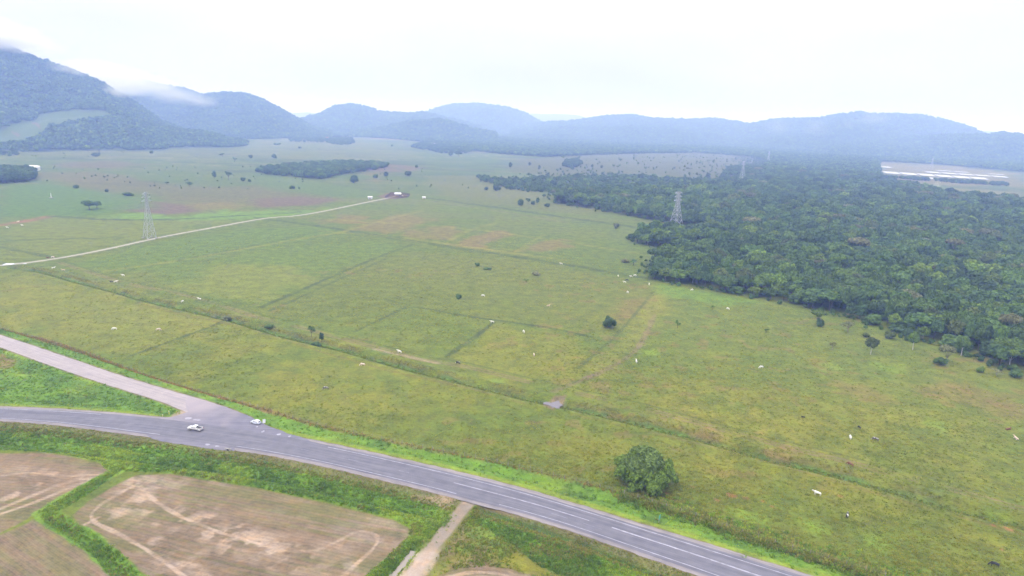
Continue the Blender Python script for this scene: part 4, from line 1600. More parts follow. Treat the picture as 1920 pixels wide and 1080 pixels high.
def forest_points(spacing, r0_, r1_, az0, az1, seed):
    rng = np.random.RandomState(seed)
    xs = np.arange(r1_ * math.sin(rad(az0)) - 20, r1_ * math.sin(rad(az1)) + 20, spacing)
    ys = np.arange(r0_ * 0.6, r1_ + 20, spacing)
    Xg, Yg = np.meshgrid(xs, ys)
    Xg = (Xg + rng.uniform(-.42, .42, Xg.shape) * spacing).ravel()
    Yg = (Yg + rng.uniform(-.42, .42, Yg.shape) * spacing).ravel()
    r_ = np.hypot(Xg, Yg)
    a_ = np.degrees(np.arctan2(Xg, Yg))
    m_ = (r_ >= r0_) & (r_ < r1_) & (a_ > az0) & (a_ < az1)
    Xg, Yg = Xg[m_], Yg[m_]
    m_ = inside(Xg, Yg, FOREST) & ~inside(Xg, Yg, POND_CLEAR)
    return Xg[m_], Yg[m_]


random.seed(4)
FORMS = [('round', 'green', 0), ('round', 'dark', 1), ('round', 'bright', 2), ('umbrella', 'green', 0), ('bush', 'dark', 3), ('round', 'olive', 4), ('tall', 'green', 0), ('umbrella', 'grey', 1),
         ('round', 'olive', 1), ('tall', 'dark', 1), ('bush', 'green', 2), ('round', 'green', 5)]
FWT = np.array([.22, .18, .10, .08, .11, .04, .06, .02, .002, .05, .09, .06])
FWT /= FWT.sum()
TINTW = {'green': 'mid-green', 'dark': 'dark green', 'bright': 'bright yellow-green', 'olive': 'olive', 'grey': 'grey-green', 'rusty': 'rust-tinged'}
FORMW = {'round': 'round-crowned', 'umbrella': 'flat-topped', 'bush': 'bushy', 'tall': 'slender'}
rng = np.random.RandomState(8)
fx, fy = forest_points(6.8, 250, 760, 2, 41, 31)
fr = np.hypot(fx, fy)
ppx, ppy = project(fx, fy, np.full(len(fx), 6.0))
vis = (ppx > -20) & (ppx < 1945) & (ppy < 1090)
order = np.argsort(np.where(vis, fr, 1e9))
near = order[:300]
fpick = rng.choice(len(FORMS), len(fx), p=FWT)
fedge = line_dist(fx, fy, FOREST, 60)
for i_ in near:
    form, tint, var = FORMS[fpick[i_]]
    e_ = fedge[i_]
    zone = 'at the forest edge' if e_ < 7 else ('just behind the forest edge' if e_ < 17 else 'inside the near forest')
    x_ = ppx[i_]
    third = 'near the tall pylon' if x_ < 1330 else 'left of the lone trees' if x_ < 1490 else 'behind the sparse flat-topped trees' if x_ < 1620 else 'behind the pale-trunked tree' if x_ < 1730 else 'left of the right picture edge' if x_ < 1840 else 'at the right picture edge'
    H_ = rng.uniform(7.5, 13.5) * (0.75 if e_ < 6 else 1.0)
    if form == 'bush':
        H_ *= .72
    if form == 'tall':
        H_ *= 1.12
    R_ = rng.choice([3.4, 4.2, 5.0, 6.0, 7.4], p=[.2, .25, .25, .2, .1]) * rng.uniform(.9, 1.1) * (1.15 if form == 'umbrella' else (.7 if form == 'tall' else 1))
    lab = '%s %s %s tree %s, %s' % ('small' if R_ < 3.7 else 'mid-sized' if R_ < 5.2 else 'large' if R_ < 6.6 else 'very large', TINTW[tint], FORMW[form], zone, third)
    plant_tree('forest_tree', fx[i_], fy[i_], H_, R_, form, tint, lab, 'broadleaf trees of the near forest', var, 760, 0.85)

FP = [proto('forest_kind_%02d' % i_, *tree_meshes(f_, t_, v_, 760, 0.85)) for i_, (f_, t_, v_) in enumerate(FORMS)]
mid_ = np.setdiff1d(np.arange(len(fx)), near)
gx, gy = forest_points(7.8, 760, 1750, -20, 42, 32)
ax = np.concatenate([fx[mid_], gx])
ay = np.concatenate([fy[mid_], gy])
ar = np.hypot(ax, ay)
asz = rng.choice([.62, .8, 1.0, 1.2, 1.5], len(ax), p=[.18, .27, .27, .2, .08]) * rng.uniform(.92, 1.08, len(ax)) * np.where(ar > 760, 1.12, 1.0) * 0.97
# the regrowth towards the savanna is lower and looser
_young = ss(0, 1, inside(ax, ay, GP([(940, 340), (1100, 330), (1440, 330), (1440, 352), (1250, 360), (1040, 372), (940, 365)])).astype(float))
keep_ = rng.rand(len(ax)) > _young * .45
asz = asz * (1 - .35 * _young)
scatter('forest', np.stack([ax, ay, gh(ax, ay) - .2], 1)[keep_], rng.uniform(0, 6.28, len(ax))[keep_], asz[keep_], rng.choice(len(FORMS), len(ax), p=FWT)[keep_], FP,
        'dense broadleaf forest stretching away behind the first trees', 'forest')


# ---- far canopy: small clumps of five crowns each
def clump(name, seed, tints, Hm=11.0):
    ms_ = []
    r_ = random.Random(seed)
    for k_ in range(5):
        a = k_ * 1.257 + r_.random() * .6
        q = (0.0 if k_ == 0 else 6.5) * (.8 + .4 * r_.random())
        lob = []
        H_ = Hm * (.75 + .5 * r_.random())
        for j_ in range(4):
            b_ = r_.random() * 6.28
            lob.append((q * math.cos(a) + 1.9 * math.cos(b_), q * math.sin(a) + 1.9 * math.sin(b_), H_ * (.55 + .25 * r_.random()), 2.4, 2.4, H_ * .22))
        ms_.append(crown_mesh('far_crown', seed * 7 + k_, lob, 90, 1.7, LEAF[tints[k_ % len(tints)]], .9))
    return proto(name, *ms_)


CP = [clump('far_clump_%d' % i_, 40 + i_, tt) for i_, tt in enumerate((('green', 'dark'), ('dark', 'green', 'dark'), ('dark', 'olive', 'green'), ('green', 'bright', 'dark'), ('dark', 'dark', 'green')))]
cx, cy_ = [], []
for sp, ra, rb in ((13, 1750, 2600), (17, 2600, 3800), (24, 3800, 5600)):
    a, b = forest_points(sp, ra, rb, -24, 42, int(sp))
    cx.append(a)
    cy_.append(b)
cx = np.concatenate(cx)
cy_ = np.concatenate(cy_)
hz_ = hill_height(cx, cy_)
m_ = hz_ < 1.0
cx, cy_ = cx[m_], cy_[m_]
cr_ = np.hypot(cx, cy_)
csc = rng.uniform(.8, 1.15, len(cx)) * np.interp(cr_, [1750, 2600, 3800, 5600], [.95, 1.1, 1.35, 1.8])
scatter('far_forest', np.stack([cx, cy_, gh(cx, cy_) - 1.0], 1), rng.uniform(0, 6.28, len(cx)), csc, rng.randint(0, 5, len(cx)), CP,
        'hazy forest covering the plain below the hills', 'forest')
# hillsides
hx, hy_ = [], []
for sp, ra, rb in ((13, 1600, 3000), (18, 3000, 4600), (27, 4600, 6900)):
    q = np.random.RandomState(int(sp))
    xs = np.arange(-rb * .74, rb * .74, sp)
    ys = np.arange(ra * .6, rb, sp)
    Xg, Yg = np.meshgrid(xs, ys)
    Xg = (Xg + q.uniform(-.45, .45, Xg.shape) * sp).ravel()
    Yg = (Yg + q.uniform(-.45, .45, Yg.shape) * sp).ravel()
    r_ = np.hypot(Xg, Yg)
    m_ = (r_ >= ra) & (r_ < rb) & (np.abs(np.arctan2(Xg, Yg)) < rad(42))
    hx.append(Xg[m_])
    hy_.append(Yg[m_])
hx = np.concatenate(hx)
hy_ = np.concatenate(hy_)
hz_, hi_ = hill_height(hx, hy_, True)
# keep what faces the camera: drop the far slopes
h2 = hill_height(hx * 1.006, hy_ * 1.006)
h3 = hill_height(hx * 1.03, hy_ * 1.03)
_el = (hz_ + 12 - CAM_H) / np.hypot(hx, hy_)
m_ = (hz_ > 1.0) & ((h2 > hz_ - 14) | (h3 > hz_)) & ~grassy_hill(hx, hy_, hz_, hi_)
hx, hy_, hz_ = hx[m_], hy_[m_], hz_[m_]
hr = np.hypot(hx, hy_)
hsc = rng.uniform(.8, 1.2, len(hx)) * np.interp(hr, [1600, 3000, 4600, 6900], [.95, 1.15, 1.5, 2.1])
scatter('hill_forest', np.stack([hx, hy_, hz_ - 3.0], 1), rng.uniform(0, 6.28, len(hx)), hsc, rng.randint(0, 5, len(hx)), CP,
        'unbroken forest covering the hazy hillsides', 'forest')


# ================================================================== grass tufts of verges, ditch banks and pasture
def blade_mat(name, col, tip):
    return leaf_mat(name, col, var=0.22, transl=0.45, tip=tip)


BL = [blade_mat('grass_lush', (0.131, 0.255, 0.022), (0.184, 0.297, 0.024)),
      blade_mat('grass_bright', (0.224, 0.338, 0.022), (0.296, 0.354, 0.027)),
      blade_mat('grass_dark', (0.113, 0.213, 0.026), (0.155, 0.244, 0.027)),
      blade_mat('grass_olive', (0.208, 0.206, 0.042), (0.279, 0.246, 0.054)),
      blade_mat('grass_dry_red', (0.328, 0.181, 0.048), (0.400, 0.246, 0.066)),
      blade_mat('grass_pasture', (0.239, 0.251, 0.029), (0.304, 0.282, 0.041)),
      blade_mat('grass_pasture_green', (0.151, 0.204, 0.022), (0.224, 0.251, 0.029))]


def tuft(name, seed, mat, n=10, h=0.7, spread=0.45, wdt=0.10):
    q = np.random.RandomState(seed)
    V, F = [], []
    for k_ in range(n):
        a = q.rand() * 6.28
        p = np.array([math.cos(a), math.sin(a), 0]) * spread * q.rand() ** .6
        lean = np.array([math.cos(a), math.sin(a), 0]) * h * (.25 + .5 * q.rand())
        s_ = np.array([-math.sin(a + .6 * q.randn()), math.cos(a + .6 * q.randn()), 0]) * wdt * (.7 + .6 * q.rand())
        hh = h * (.6 + .6 * q.rand())
        i0 = len(V)
        mid = p + lean * .4 + [0, 0, hh * .65]
        tip = p + lean + [0, 0, hh * .9]
        V += [p - s_, p + s_, mid + s_ * .8, mid - s_ * .8, tip + s_ * .15, tip - s_ * .15]
        F += [(i0, i0 + 1, i0 + 2, i0 + 3), (i0 + 3, i0 + 2, i0 + 4, i0 + 5)]
    return bpy.data.objects.new(name, mesh_np(name, np.array(V), np.array(F), mat))


TP = [tuft('tuft_kind_%d' % i_, 60 + i_, BL[i_ % 7], 11, .42, .55, .09) for i_ in range(7)]
q = np.random.RandomState(77)


def rand_in(P, n):
    lo, hi = P.min(0), P.max(0)
    x = q.uniform(lo[0], hi[0], n)
    y = q.uniform(lo[1], hi[1], n)
    m_ = inside(x, y, P)
    x, y = x[m_], y[m_]
    px_, py_ = project(x, y, np.zeros(len(x)))
    m_ = (px_ > -60) & (px_ < 1980) & (py_ < 1130)
    return x[m_], y[m_]


tx, ty, tp, ts = [], [], [], []
for P, n in ((VERGE_N, 60000), (WEDGE, 26000), (VERGE_S, 66000), (VERGE_R, 36000)):
    x, y = rand_in(P, n)
    d_road = np.minimum(line_dist(x, y, R1_UP, 15), line_dist(x, y, R1_LO, 15))
    d_grav = np.minimum(line_dist(x, y, R2_UP, 15), line_dist(x, y, R2_LO, 15))
    ok = (np.minimum(d_road, d_grav) > 0.5) & ~inside(x, y, APRON) & ~inside(x, y, BAY) & (line_dist(x, y, T3, 10) > 1.9)
    x, y, d_road = x[ok], y[ok], d_road[ok]
    f1 = fbm(x, y, 9, 51, 3)
    f2 = fbm(x, y, 14, 12, 3)
    pk = np.where(f1 > .6, 2, np.where(f2 > .52, 1, 0))
    pk = np.where(q.rand(len(x)) < .22, q.randint(0, 4, len(x)), pk)
    if P is VERGE_S or P is VERGE_R:
        pk = np.where((d_road < 4.5 + 2 * f1) & (q.rand(len(x)) < .65), 3, pk)
        pk = np.where((fbm(x, y, 12, 52, 3) > .6) & (q.rand(len(x)) < .5), 3, pk)
    else:
        pk = np.where((d_road < 3.4) & (q.rand(len(x)) < .75), 1, pk)
    sc_ = q.uniform(.4, .95, len(x)) * np.where(d_road < 3.0, .5, 1.0) * (.6 + .8 * f1)
    tx.append(x)
    ty.append(y)
    tp.append(pk)
    ts.append(sc_)
# rank weeds where the verge meets the pasture to the right, and the dry strip under the fence
for P, n, wd, pk_, smin, smax in ((FENCE2, 2300, 2.4, (0, 3, 5, 6, 5, 1), .9, 2.0), (FENCE2, 1300, 5.0, (0, 0, 1), .6, 1.2), (FENCE, 1500, 1.0, (4, 3, 3, 5), .3, .9), (FENCE[:int(len(FENCE) * .6)], 1500, .9, (4, 4, 3), .4, 1.0), (D1, 3600, 1.2, (2, 6, 3, 6), .4, .95), (BUND_L, 900, 1.4, (0, 1, 1), .25, .6), (BUND_R, 1300, 1.9, (0, 0, 1), .25, .65), (CANAL_L, 1400, 1.7, (0, 1, 1, 0), .25, .65)):
    i_ = q.randint(0, len(P) - 1, n)
    p = P[i_] + (P[i_ + 1] - P[i_]) * q.rand(n, 1) + q.normal(size=(n, 2)) * wd * .5
    if P is CANAL_L:
        p = p[line_dist(p[:, 0], p[:, 1], P, 10) > .55]
    tx.append(p[:, 0])
    ty.append(p[:, 1])
    tp.append(np.array(pk_)[q.randint(0, len(pk_), len(p))])
    ts.append(q.uniform(smin, smax, len(p)))
# brown bank beyond the pasture ditch
n = 1600
i_ = q.randint(0, len(D1) - 1, n)
p = D1[i_] + np.column_stack([np.abs(q.normal(size=n)) * .6, 2.6 + np.abs(q.normal(size=n)) * 1.5])
tx.append(p[:, 0]); ty.append(p[:, 1]); tp.append(np.where(q.rand(n) < .35, 3, 5)); ts.append(q.uniform(.3, .95, n) * ss(.3, .6, fbm(p[:, 0], p[:, 1], 14, 12, 3)))
tx, ty, tp, ts = map(np.concatenate, (tx, ty, tp, ts))
ok = (np.minimum(line_dist(tx, ty, R1_UP, 8), line_dist(tx, ty, R1_LO, 8)) > .3) & ~inside(tx, ty, PUD) & (line_dist(tx, ty, CANAL_W, 8) > .9)
tx, ty, tp, ts = tx[ok], ty[ok], tp[ok], ts[ok]
scatter('verge_grass', np.stack([tx, ty, gh(tx, ty)], 1), q.uniform(0, 6.28, len(tx)), ts, tp, TP, 'tall lush grass and weeds of the verges, bunds and ditch banks', 'grass')

# pasture tussocks
PT = [tuft('tussock_kind_%d' % i_, 90 + i_, BL[(5, 6, 5, 6, 6)[i_]], 9, .13, .42, .10) for i_ in range(5)]
n = 150000
az_ = q.uniform(rad(-41), rad(41), n)
rr_ = 1.0 / q.uniform(1 / 560.0, 1 / 120.0, n)
x, y = rr_ * np.sin(az_), rr_ * np.cos(az_)
px_, py_ = project(x, y, np.zeros(n))
past = (px_ > -40) & (px_ < 1960) & (py_ < 1100) & ~inside(x, y, FOREST)
_below = inside(x, y, np.vstack([FENCE, FENCE2, [[300, 60], [-400, 60], [-500, 200]]]))
past &= ~_below & (line_dist(x, y, T1, 10) > 3) & (y > np.interp(x, np.concatenate([FENCE[:, 0], FENCE2[:, 0]]), np.concatenate([FENCE[:, 1], FENCE2[:, 1]])) + .5)
past &= ~inside(x, y, PUD) & (fbm(x, y, 40, 99, 3) + .5 * q.rand(n) > .72)
x, y = x[past], y[past]
f1 = fbm(x, y, 22, 98, 3)
pk = np.where(f1 > .55, 1, 0)
u_ = q.rand(len(x))
pk = np.where(u_ < .18, 4, np.where(u_ < .34, 3, np.where(u_ < .5, 2, pk)))
scatter('pasture_tussocks', np.stack([x, y, gh(x, y) - .02], 1), q.uniform(0, 6.28, len(x)), q.uniform(.6, 1.6, len(x)), pk, PT, 'short tussocky grass of the grazed pasture', 'grass')


# ================================================================== single trees and shrubs
random.seed(21)
# the big leafy clump by the highway: arching stems, drooping sprays
def big_clump():
    p = G(1203, 908)
    e_ = bpy.data.objects.new('bamboo_clump', None)
    link(e_)
    e_.location = (p[0], p[1], zat(*p))
    e_.scale = (1.12, 1.12, 1.08)
    tag(e_, 'big rounded dark green leafy clump standing alone beside the highway verge', 'bush')
    r_ = random.Random(5)
    lob = [(0, 0, 3.6, 4.2, 4.0, 3.4), (.3, .4, 6.2, 3.6, 3.4, 2.4)]
    for k_ in range(26):
        a = k_ * 2.4
        q_ = 2.6 + 3.1 * r_.random()
        z_ = 1.7 + 5.2 * r_.random() * (1.15 - q_ / 8)
        s_ = 1.0 + .75 * r_.random()
        lob.append((q_ * math.cos(a) + .5, q_ * math.sin(a), z_, s_, s_, s_ * 1.15))
    for k_ in range(9):
        a = k_ * 2.4 + 1
        q_ = 2.4 * r_.random()
        lob.append((q_ * math.cos(a) - .5, q_ * math.sin(a), 7.0 + 1.6 * r_.random(), .7, .7, 1.1))
    for k_ in range(16):
        a = k_ * 2.4 + .7
        q_ = 5.2 + 2.0 * r_.random()
        s_ = .5 + .45 * r_.random()
        lob.append((q_ * math.cos(a) + .4, q_ * math.sin(a), 1.4 + 3.6 * r_.random(), s_, s_, s_ * 1.2))
    g_ = leaf_mat('clump_leaf', (0.135, 0.225, 0.030), var=.42, hue=.3, objvar=0)
    g2 = leaf_mat('clump_leaf_grey', (0.140, 0.215, 0.050), var=.4, hue=.15, objvar=0)
    obj('crown', crown_mesh('clump_crown', 3, lob, 17000, .36, g_, .5, droop=.5, aspect=2.4), e_)
    top = [l_ for l_ in lob if l_[2] > 4.6] 
    obj('foliage', crown_mesh('clump_sprays', 4, [(a, b_, c_ + .35, d_ * 1.1, e2 * 1.1, f_) for a, b_, c_, d_, e2, f_ in top], 4200, .34, g2, 0, droop=.3, aspect=2.6), e_)['label'] = 'greyer upright sprays on top of the clump'
    for k_ in range(14):
        a = k_ * 2.4
        bm = bmesh.new()
        q_ = 1.2 + 1.6 * r_.random()
        o2 = 3.0 + 2.4 * r_.random()
        add_tube(bm, [(q_ * .6 * math.cos(a), q_ * .6 * math.sin(a), -.2), (q_ * math.cos(a), q_ * math.sin(a), 2.4), (o2 * .8 * math.cos(a), o2 * .8 * math.sin(a), 5.0), (o2 * math.cos(a), o2 * math.sin(a), 6.0)], [.10, .09, .06, .02], 5)
        obj('stem', bm_mesh('clump_stem', bm, M_BARK, True), e_)


big_clump()

SINGLES = [  # foot pixel, height, radius, form, tint, label
    (1142, 614, 5.6, 3.6, 'bush', 'dark', 'small round dark green tree alone in the middle pasture'),
    (860, 560, 3.0, 1.8, 'bush', 'dark', 'dark round shrub in the rough paddock left of the round tree'),
    (1532, 610, 7.5, 3.8, 'umbrella', 'bright', 'pale flat-topped tree with a dark bush under it by the forest edge'),
    (1537, 612, 4.2, 2.0, 'bush', 'dark', 'dark bush standing under the pale flat-topped tree'),
    (1589, 623, 5.6, 4.0, 'sparse', 'grey', 'thin pale see-through tree just off the forest edge'),
    (1560, 656, 4.2, 1.9, 'sparse', 'grey', 'small wispy grey tree in the pasture left of the tufted tree'),
    (1632, 664, 7.6, 3.0, 'round', 'olive', 'tufted tree with short pale trunk alone before the forest'),
    (1711, 656, 8.6, 2.4, 'round', 'green', 'slim tree with a long white leaning trunk at the forest edge'),
    (1772, 684, 8.2, 3.4, 'umbrella', 'grey', 'pale straw-topped tree in the pasture corner at right'),
    (1764, 684, 3.0, 3.0, 'bush', 'green', 'low green bush under the straw-topped tree'),
    (1802, 667, 9.0, 2.8, 'round', 'green', 'tree with white trunk right of the straw-topped tree'),
    (1892, 690, 7.8, 2.9, 'umbrella', 'bright', 'light green flat tree by the right picture edge'),
    (1902, 707, 3.6, 2.8, 'bush', 'dark', 'dark shrub below the light green flat tree at the right edge'),
    (1838, 698, 2.6, 1.8, 'bush', 'bright', 'low light green bush between the straw-topped tree and the right edge'),
    (1868, 704, 2.8, 2.4, 'sparse', 'grey', 'bare greyish scrub at the far right pasture corner'),
    (1668, 634, 3.4, 3.2, 'bush', 'olive', 'low olive shrub touching the forest edge'),
    (1270, 615, 3.8, 1.6, 'sparse', 'green', 'thin young tree in the pasture right of the round tree'),
    (1336, 581, 2.4, 1.4, 'sparse', 'green', 'faint little shrub right of the bright grass corner'),
    (1436, 625, 2.4, 1.5, 'sparse', 'green', 'small shrub in the open pasture below the forest'),
    (1623, 632, 2.0, 1.8, 'bush', 'olive', 'tiny shrub between the thin pale tree and tufted tree'),
    (895, 499, 2.4, 2.0, 'bush', 'dark', 'dark green shrub patch high in the rough paddock'),
    (914, 505, 1.4, 3.0, 'bush', 'green', 'low spreading shrub right of the dark shrub patch'),
    (1005, 516, 2.2, 3.0, 'bush', 'grey', 'grey-green scrub in the rough paddock below the long dark ditch'),
    (987, 529, 1.8, 2.4, 'sparse', 'green', 'small scrub patch left of the grey-green scrub'),
    (1155, 429, 5.5, 3.0, 'bush', 'grey', 'lone grey-green bush near the pylon'),
    (1188, 497, 4.4, 3.6, 'sparse', 'green', 'loose bushes left of the forest corner'),
    (1172, 492, 3.0, 3.0, 'bush', 'grey', 'small bush left of the loose bushes'),
    (1266, 442, 6.5, 2.6, 'tall', 'dark', 'dark tree right at the foot of the large pylon'),
    (1233, 434, 7.2, 3.8, 'bush', 'dark', 'dark round tree left of the pylon foot'),
    (584, 634, 5.4, 1.9, 'sparse', 'green', 'thin tree growing from the pasture ditch'),
    (603, 641, 4.0, 1.3, 'tall', 'dark', 'narrow dark sapling beside the thin ditch tree'),
    (592, 646, 2.0, 2.2, 'bush', 'green', 'low weeds at the foot of the two ditch trees'),
    (424, 598, 2.8, 2.6, 'bush', 'grey', 'blue-grey shrub on the ditch bank at left'),
    (404, 593, 2.0, 2.4, 'sparse', 'grey', 'paler scrub left of the blue-grey ditch shrub'),
    (505, 616, 1.8, 2.2, 'bush', 'green', 'shrubby bank left of the thin ditch tree'),
    (168, 393, 8.5, 6.2, 'round', 'green', 'broad dark spreading tree left of the slim pylon'),
    (182, 391, 7.0, 4.4, 'round', 'green', 'smaller tree at the right of the broad spreading tree'),
    (402, 336, 11, 4.0, 'tall', 'dark', 'dark columnar tree alone on the far green field'),
    (428, 337, 12, 5.6, 'sparse', 'green', 'thin tree right of the dark columnar tree'),
    (456, 340, 6, 4.0, 'bush', 'dark', 'low bush right of the thin far tree'),
    (468, 341, 4, 2.6, 'bush', 'dark', 'tiny bush at the end of the far tree row'),
    (143, 353, 4.5, 3.4, 'bush', 'dark', 'small dark bush on the far hedge line at left'),
    (200, 360, 3.5, 2.2, 'bush', 'dark', 'lone bush on the hedge line, middle'),
    (240, 367, 4.0, 6.0, 'bush', 'green', 'low hedge clump at the end of the hedge line'),
    (355, 351, 7, 4.4, 'sparse', 'dark', 'small tree on the reddish fallow'),
    (313, 346, 4, 5.0, 'sparse', 'green', 'scrub on the reddish fallow left'),
    (548, 354, 4.5, 3.6, 'bush', 'dark', 'solitary small bush on the green strip near the corral'),
    (663, 343, 12, 7.0, 'bush', 'dark', 'large round tree in the field above the corral'),
    (704, 334, 7, 5.0, 'bush', 'green', 'mid-size bush right of the large round tree'),
    (724, 334, 10, 5.0, 'tall', 'dark', 'upright tree second right of the large round tree'),
    (765, 330, 8.5, 7.0, 'bush', 'dark', 'wide tree above and right of the corral'),
    (702, 319, 9, 5.0, 'bush', 'dark', 'tree on the purple fallow beyond the grove'),
    (781, 315, 6, 3.6, 'bush', 'dark', 'small tree at the right end of the purple fallow'),
    (514, 297, 10, 6.0, 'bush', 'dark', 'dark tree alone far beyond the grove'),
    (957, 317, 13, 5.0, 'tall', 'dark', 'tall dark tree on the beige plain, left part'),
    (993, 312, 8, 4.0, 'tall', 'dark', 'small tree at the start of the beige plain'),
    (1011, 321, 12, 3.6, 'tall', 'olive', 'narrow palm-like tree on the beige plain'),
    (1073, 318, 6, 4.5, 'bush', 'dark', 'round bush below the beige plain grove'),
    (1055, 325, 5, 3.0, 'tall', 'dark', 'small dark tree between beige plain and scrub'),
    (912, 357, 5, 3.0, 'bush', 'dark', 'round bush left of the scrub edge'),
    (931, 358, 9, 6.0, 'bush', 'dark', 'large bush left of the scrub edge'),
    (976, 385, 8, 3.6, 'bush', 'dark', 'leftmost of the four small trees by the dark ditch'),
    (990, 384, 8, 3.0, 'sparse', 'dark', 'second of the four small trees by the dark ditch'),
    (999, 384, 5, 2.6, 'bush', 'dark', 'third of the four small trees by the dark ditch'),
    (1008, 384, 8.5, 2.8, 'tall', 'dark', 'rightmost of the four small trees by the dark ditch'),
    (1026, 388, 4.5, 3.6, 'bush', 'dark', 'low bush right of the four small trees'),
    (63, 268, 13, 14, 'umbrella', 'dark', 'spreading tree at the foot of the left mountain'),
    (15, 277, 8, 8, 'bush', 'dark', 'dark bush on the far left field'),
    (36, 284, 6, 6, 'bush', 'dark', 'second dark bush on the far left field'),
    (186, 285, 10, 12, 'umbrella', 'dark', 'wide flat tree on the far pale field'),
    (180, 293, 8, 9, 'bush', 'dark', 'bush just below the wide flat far tree'),
    (228, 281, 13, 10, 'round', 'dark', 'left tree of the far pair below the mountain'),
    (249, 284, 12, 8, 'sparse', 'dark', 'right tree of the far pair below the mountain'),
    (284, 287, 7, 5, 'bush', 'dark', 'small tree right of the far pair'),
    (417, 295, 10, 7, 'sparse', 'green', 'loose far tree above the columnar tree'),
    (470, 297, 8, 5, 'bush', 'dark', 'small far tree at the edge of the bright field'),
    (440, 303, 8, 5, 'sparse', 'green', 'thin far tree left of the lone dark tree'),
    (845, 294, 14, 8, 'tall', 'dark', 'left of the two tall trees below the far farm'),
    (860, 293, 15, 11, 'round', 'dark', 'right of the two tall trees below the far farm'),
    (735, 275, 6, 5, 'bush', 'dark', 'tiny tree in the middle of the far meadow'),
    (562, 279, 6, 5, 'bush', 'dark', 'tiny tree left in the far meadow'),
    (520, 272, 7, 12, 'bush', 'green', 'low far hedge below the hill foot'),
    (1110, 316, 8, 4, 'tall', 'dark', 'slim tree right of the beige plain grove'),
]
WHITE_T = {1711, 1802, 1632, 1892}
for i_, (a, b_, H_, R_, form, tint, lab) in enumerate(SINGLES):
    p = G(a, b_)
    d_ = math.hypot(*p)
    shrub = H_ < 4.6
    plant_tree('shrub' if shrub else 'field_tree', p[0], p[1], H_, R_, form, tint, lab, None, i_ % 5,
               700 if form != 'sparse' else 420, .8 if d_ > 500 else .62, 'shrub' if shrub else 'tree', bark=simple_mat('white_bark_%d' % i_, (.5, .47, .42), .9) if a in WHITE_T else None)

# savanna trees on the beige plain
q = np.random.RandomState(15)
SAV = GP([(1000, 300), (1100, 292), (1300, 288), (1440, 300), (1440, 332), (1340, 338), (1180, 328), (1110, 326)])
nsv = 0
pts_sv = []
while len(pts_sv) < 56:
    a, b_ = q.uniform(1040, 1440), q.uniform(290, 340)
    p = G(a, b_)
    if inside(np.array([p[0]]), np.array([p[1]]), SAV)[0] and all(math.hypot(p[0] - s_[0], p[1] - s_[1]) > 14 for s_ in pts_sv):
        pts_sv.append((p[0], p[1], a, b_))
for k_, (x_, y_, a, b_) in enumerate(pts_sv):
    form = ('tall', 'bush', 'sparse', 'umbrella', 'tall', 'round')[k_ % 6]
    H_ = q.uniform(5, 11) * (.6 if form == 'bush' else 1)
    where = 'beyond the scrub, left part' if a < 1200 else 'between the scrub and the far forest' if a < 1330 else 'close to the far slim pylon'
    plant_tree('savanna_tree', x_, y_, H_, H_ * q.uniform(.28, .5), form, ('dark', 'green', 'dark', 'olive')[k_ % 4],
               '%s %s %s tree scattered on the beige plain %s' % ('low' if H_ < 5.5 else 'tall' if H_ > 8.5 else 'mid-height', {'dark': 'dark', 'green': 'green', 'olive': 'olive'}[('dark', 'green', 'dark', 'olive')[k_ % 4]], {'tall': 'slender', 'bush': 'bushy', 'sparse': 'thin', 'umbrella': 'flat-topped', 'round': 'round'}[form], where),
               'scattered trees of the beige plain', k_ % 4, 420, 1.0)

# groves read as one mass each
def grove(name, px, sp, s0, s1, lab, protos=None, seed=1, pk=None):
    P = GP(px)
    q_ = np.random.RandomState(seed)
    xs = np.arange(P[:, 0].min(), P[:, 0].max(), sp)
    ys = np.arange(P[:, 1].min(), P[:, 1].max(), sp)
    Xg, Yg = np.meshgrid(xs, ys)
    Xg = (Xg + q_.uniform(-.45, .45, Xg.shape) * sp).ravel()
    Yg = (Yg + q_.uniform(-.45, .45, Yg.shape) * sp).ravel()
    m_ = inside(Xg, Yg, P)
    Xg, Yg = Xg[m_], Yg[m_]
    n_ = len(Xg)
    scatter(name, np.stack([Xg, Yg, gh(Xg, Yg) - .2], 1), q_.uniform(0, 6.28, n_), q_.uniform(s0, s1, n_), np.array(pk)[q_.randint(0, len(pk), n_)] if pk else q_.choice(len(FORMS), n_, p=FWT), protos, lab, 'grove')


_k = [0]


def kinds(lst):
    _k[0] += 1
    return [bpy.data.objects.new('grove%d_kind_%02d' % (_k[0], i_), FP[j_].data) for i_, j_ in enumerate(lst)]


grove('grove', [(480, 322), (540, 314), (640, 308), (700, 309), (730, 314), (680, 322), (640, 328), (600, 337), (560, 332), (500, 328)], 7.5, .7, 1.05, 'long green grove in the fields beyond the corral', kinds(range(12)), 3)
grove('grove', [(-120, 346), (0, 345), (50, 342), (66, 336), (60, 328), (0, 326), (-120, 328)], 7.0, 1.05, 1.45, 'dark tall plantation at the left picture edge', kinds([1, 9, 9, 1, 6, 4, 9]), 4, (0, 1, 2, 3, 4, 5, 6))
grove('grove', [(1056, 314), (1062, 304), (1085, 302), (1090, 310), (1075, 316)], 8.0, .8, 1.1, 'compact dark grove on the beige plain', kinds([1, 4, 1, 9]), 5, (0, 1, 2, 3))
grove('grove', [(1355, 330), (1365, 318), (1400, 314), (1425, 318), (1410, 331)], 9.0, .7, 1.05, 'dark thicket around the far slim pylon', kinds([1, 4, 1, 0]), 6, (0, 1, 2, 3))
grove('grove', [(770, 277), (800, 268), (850, 266), (900, 275), (880, 287), (830, 287)], 13, .8, 1.25, 'hazy trees around the far farm buildings', kinds([1, 4, 0, 9]), 7, (0, 1, 2, 3))
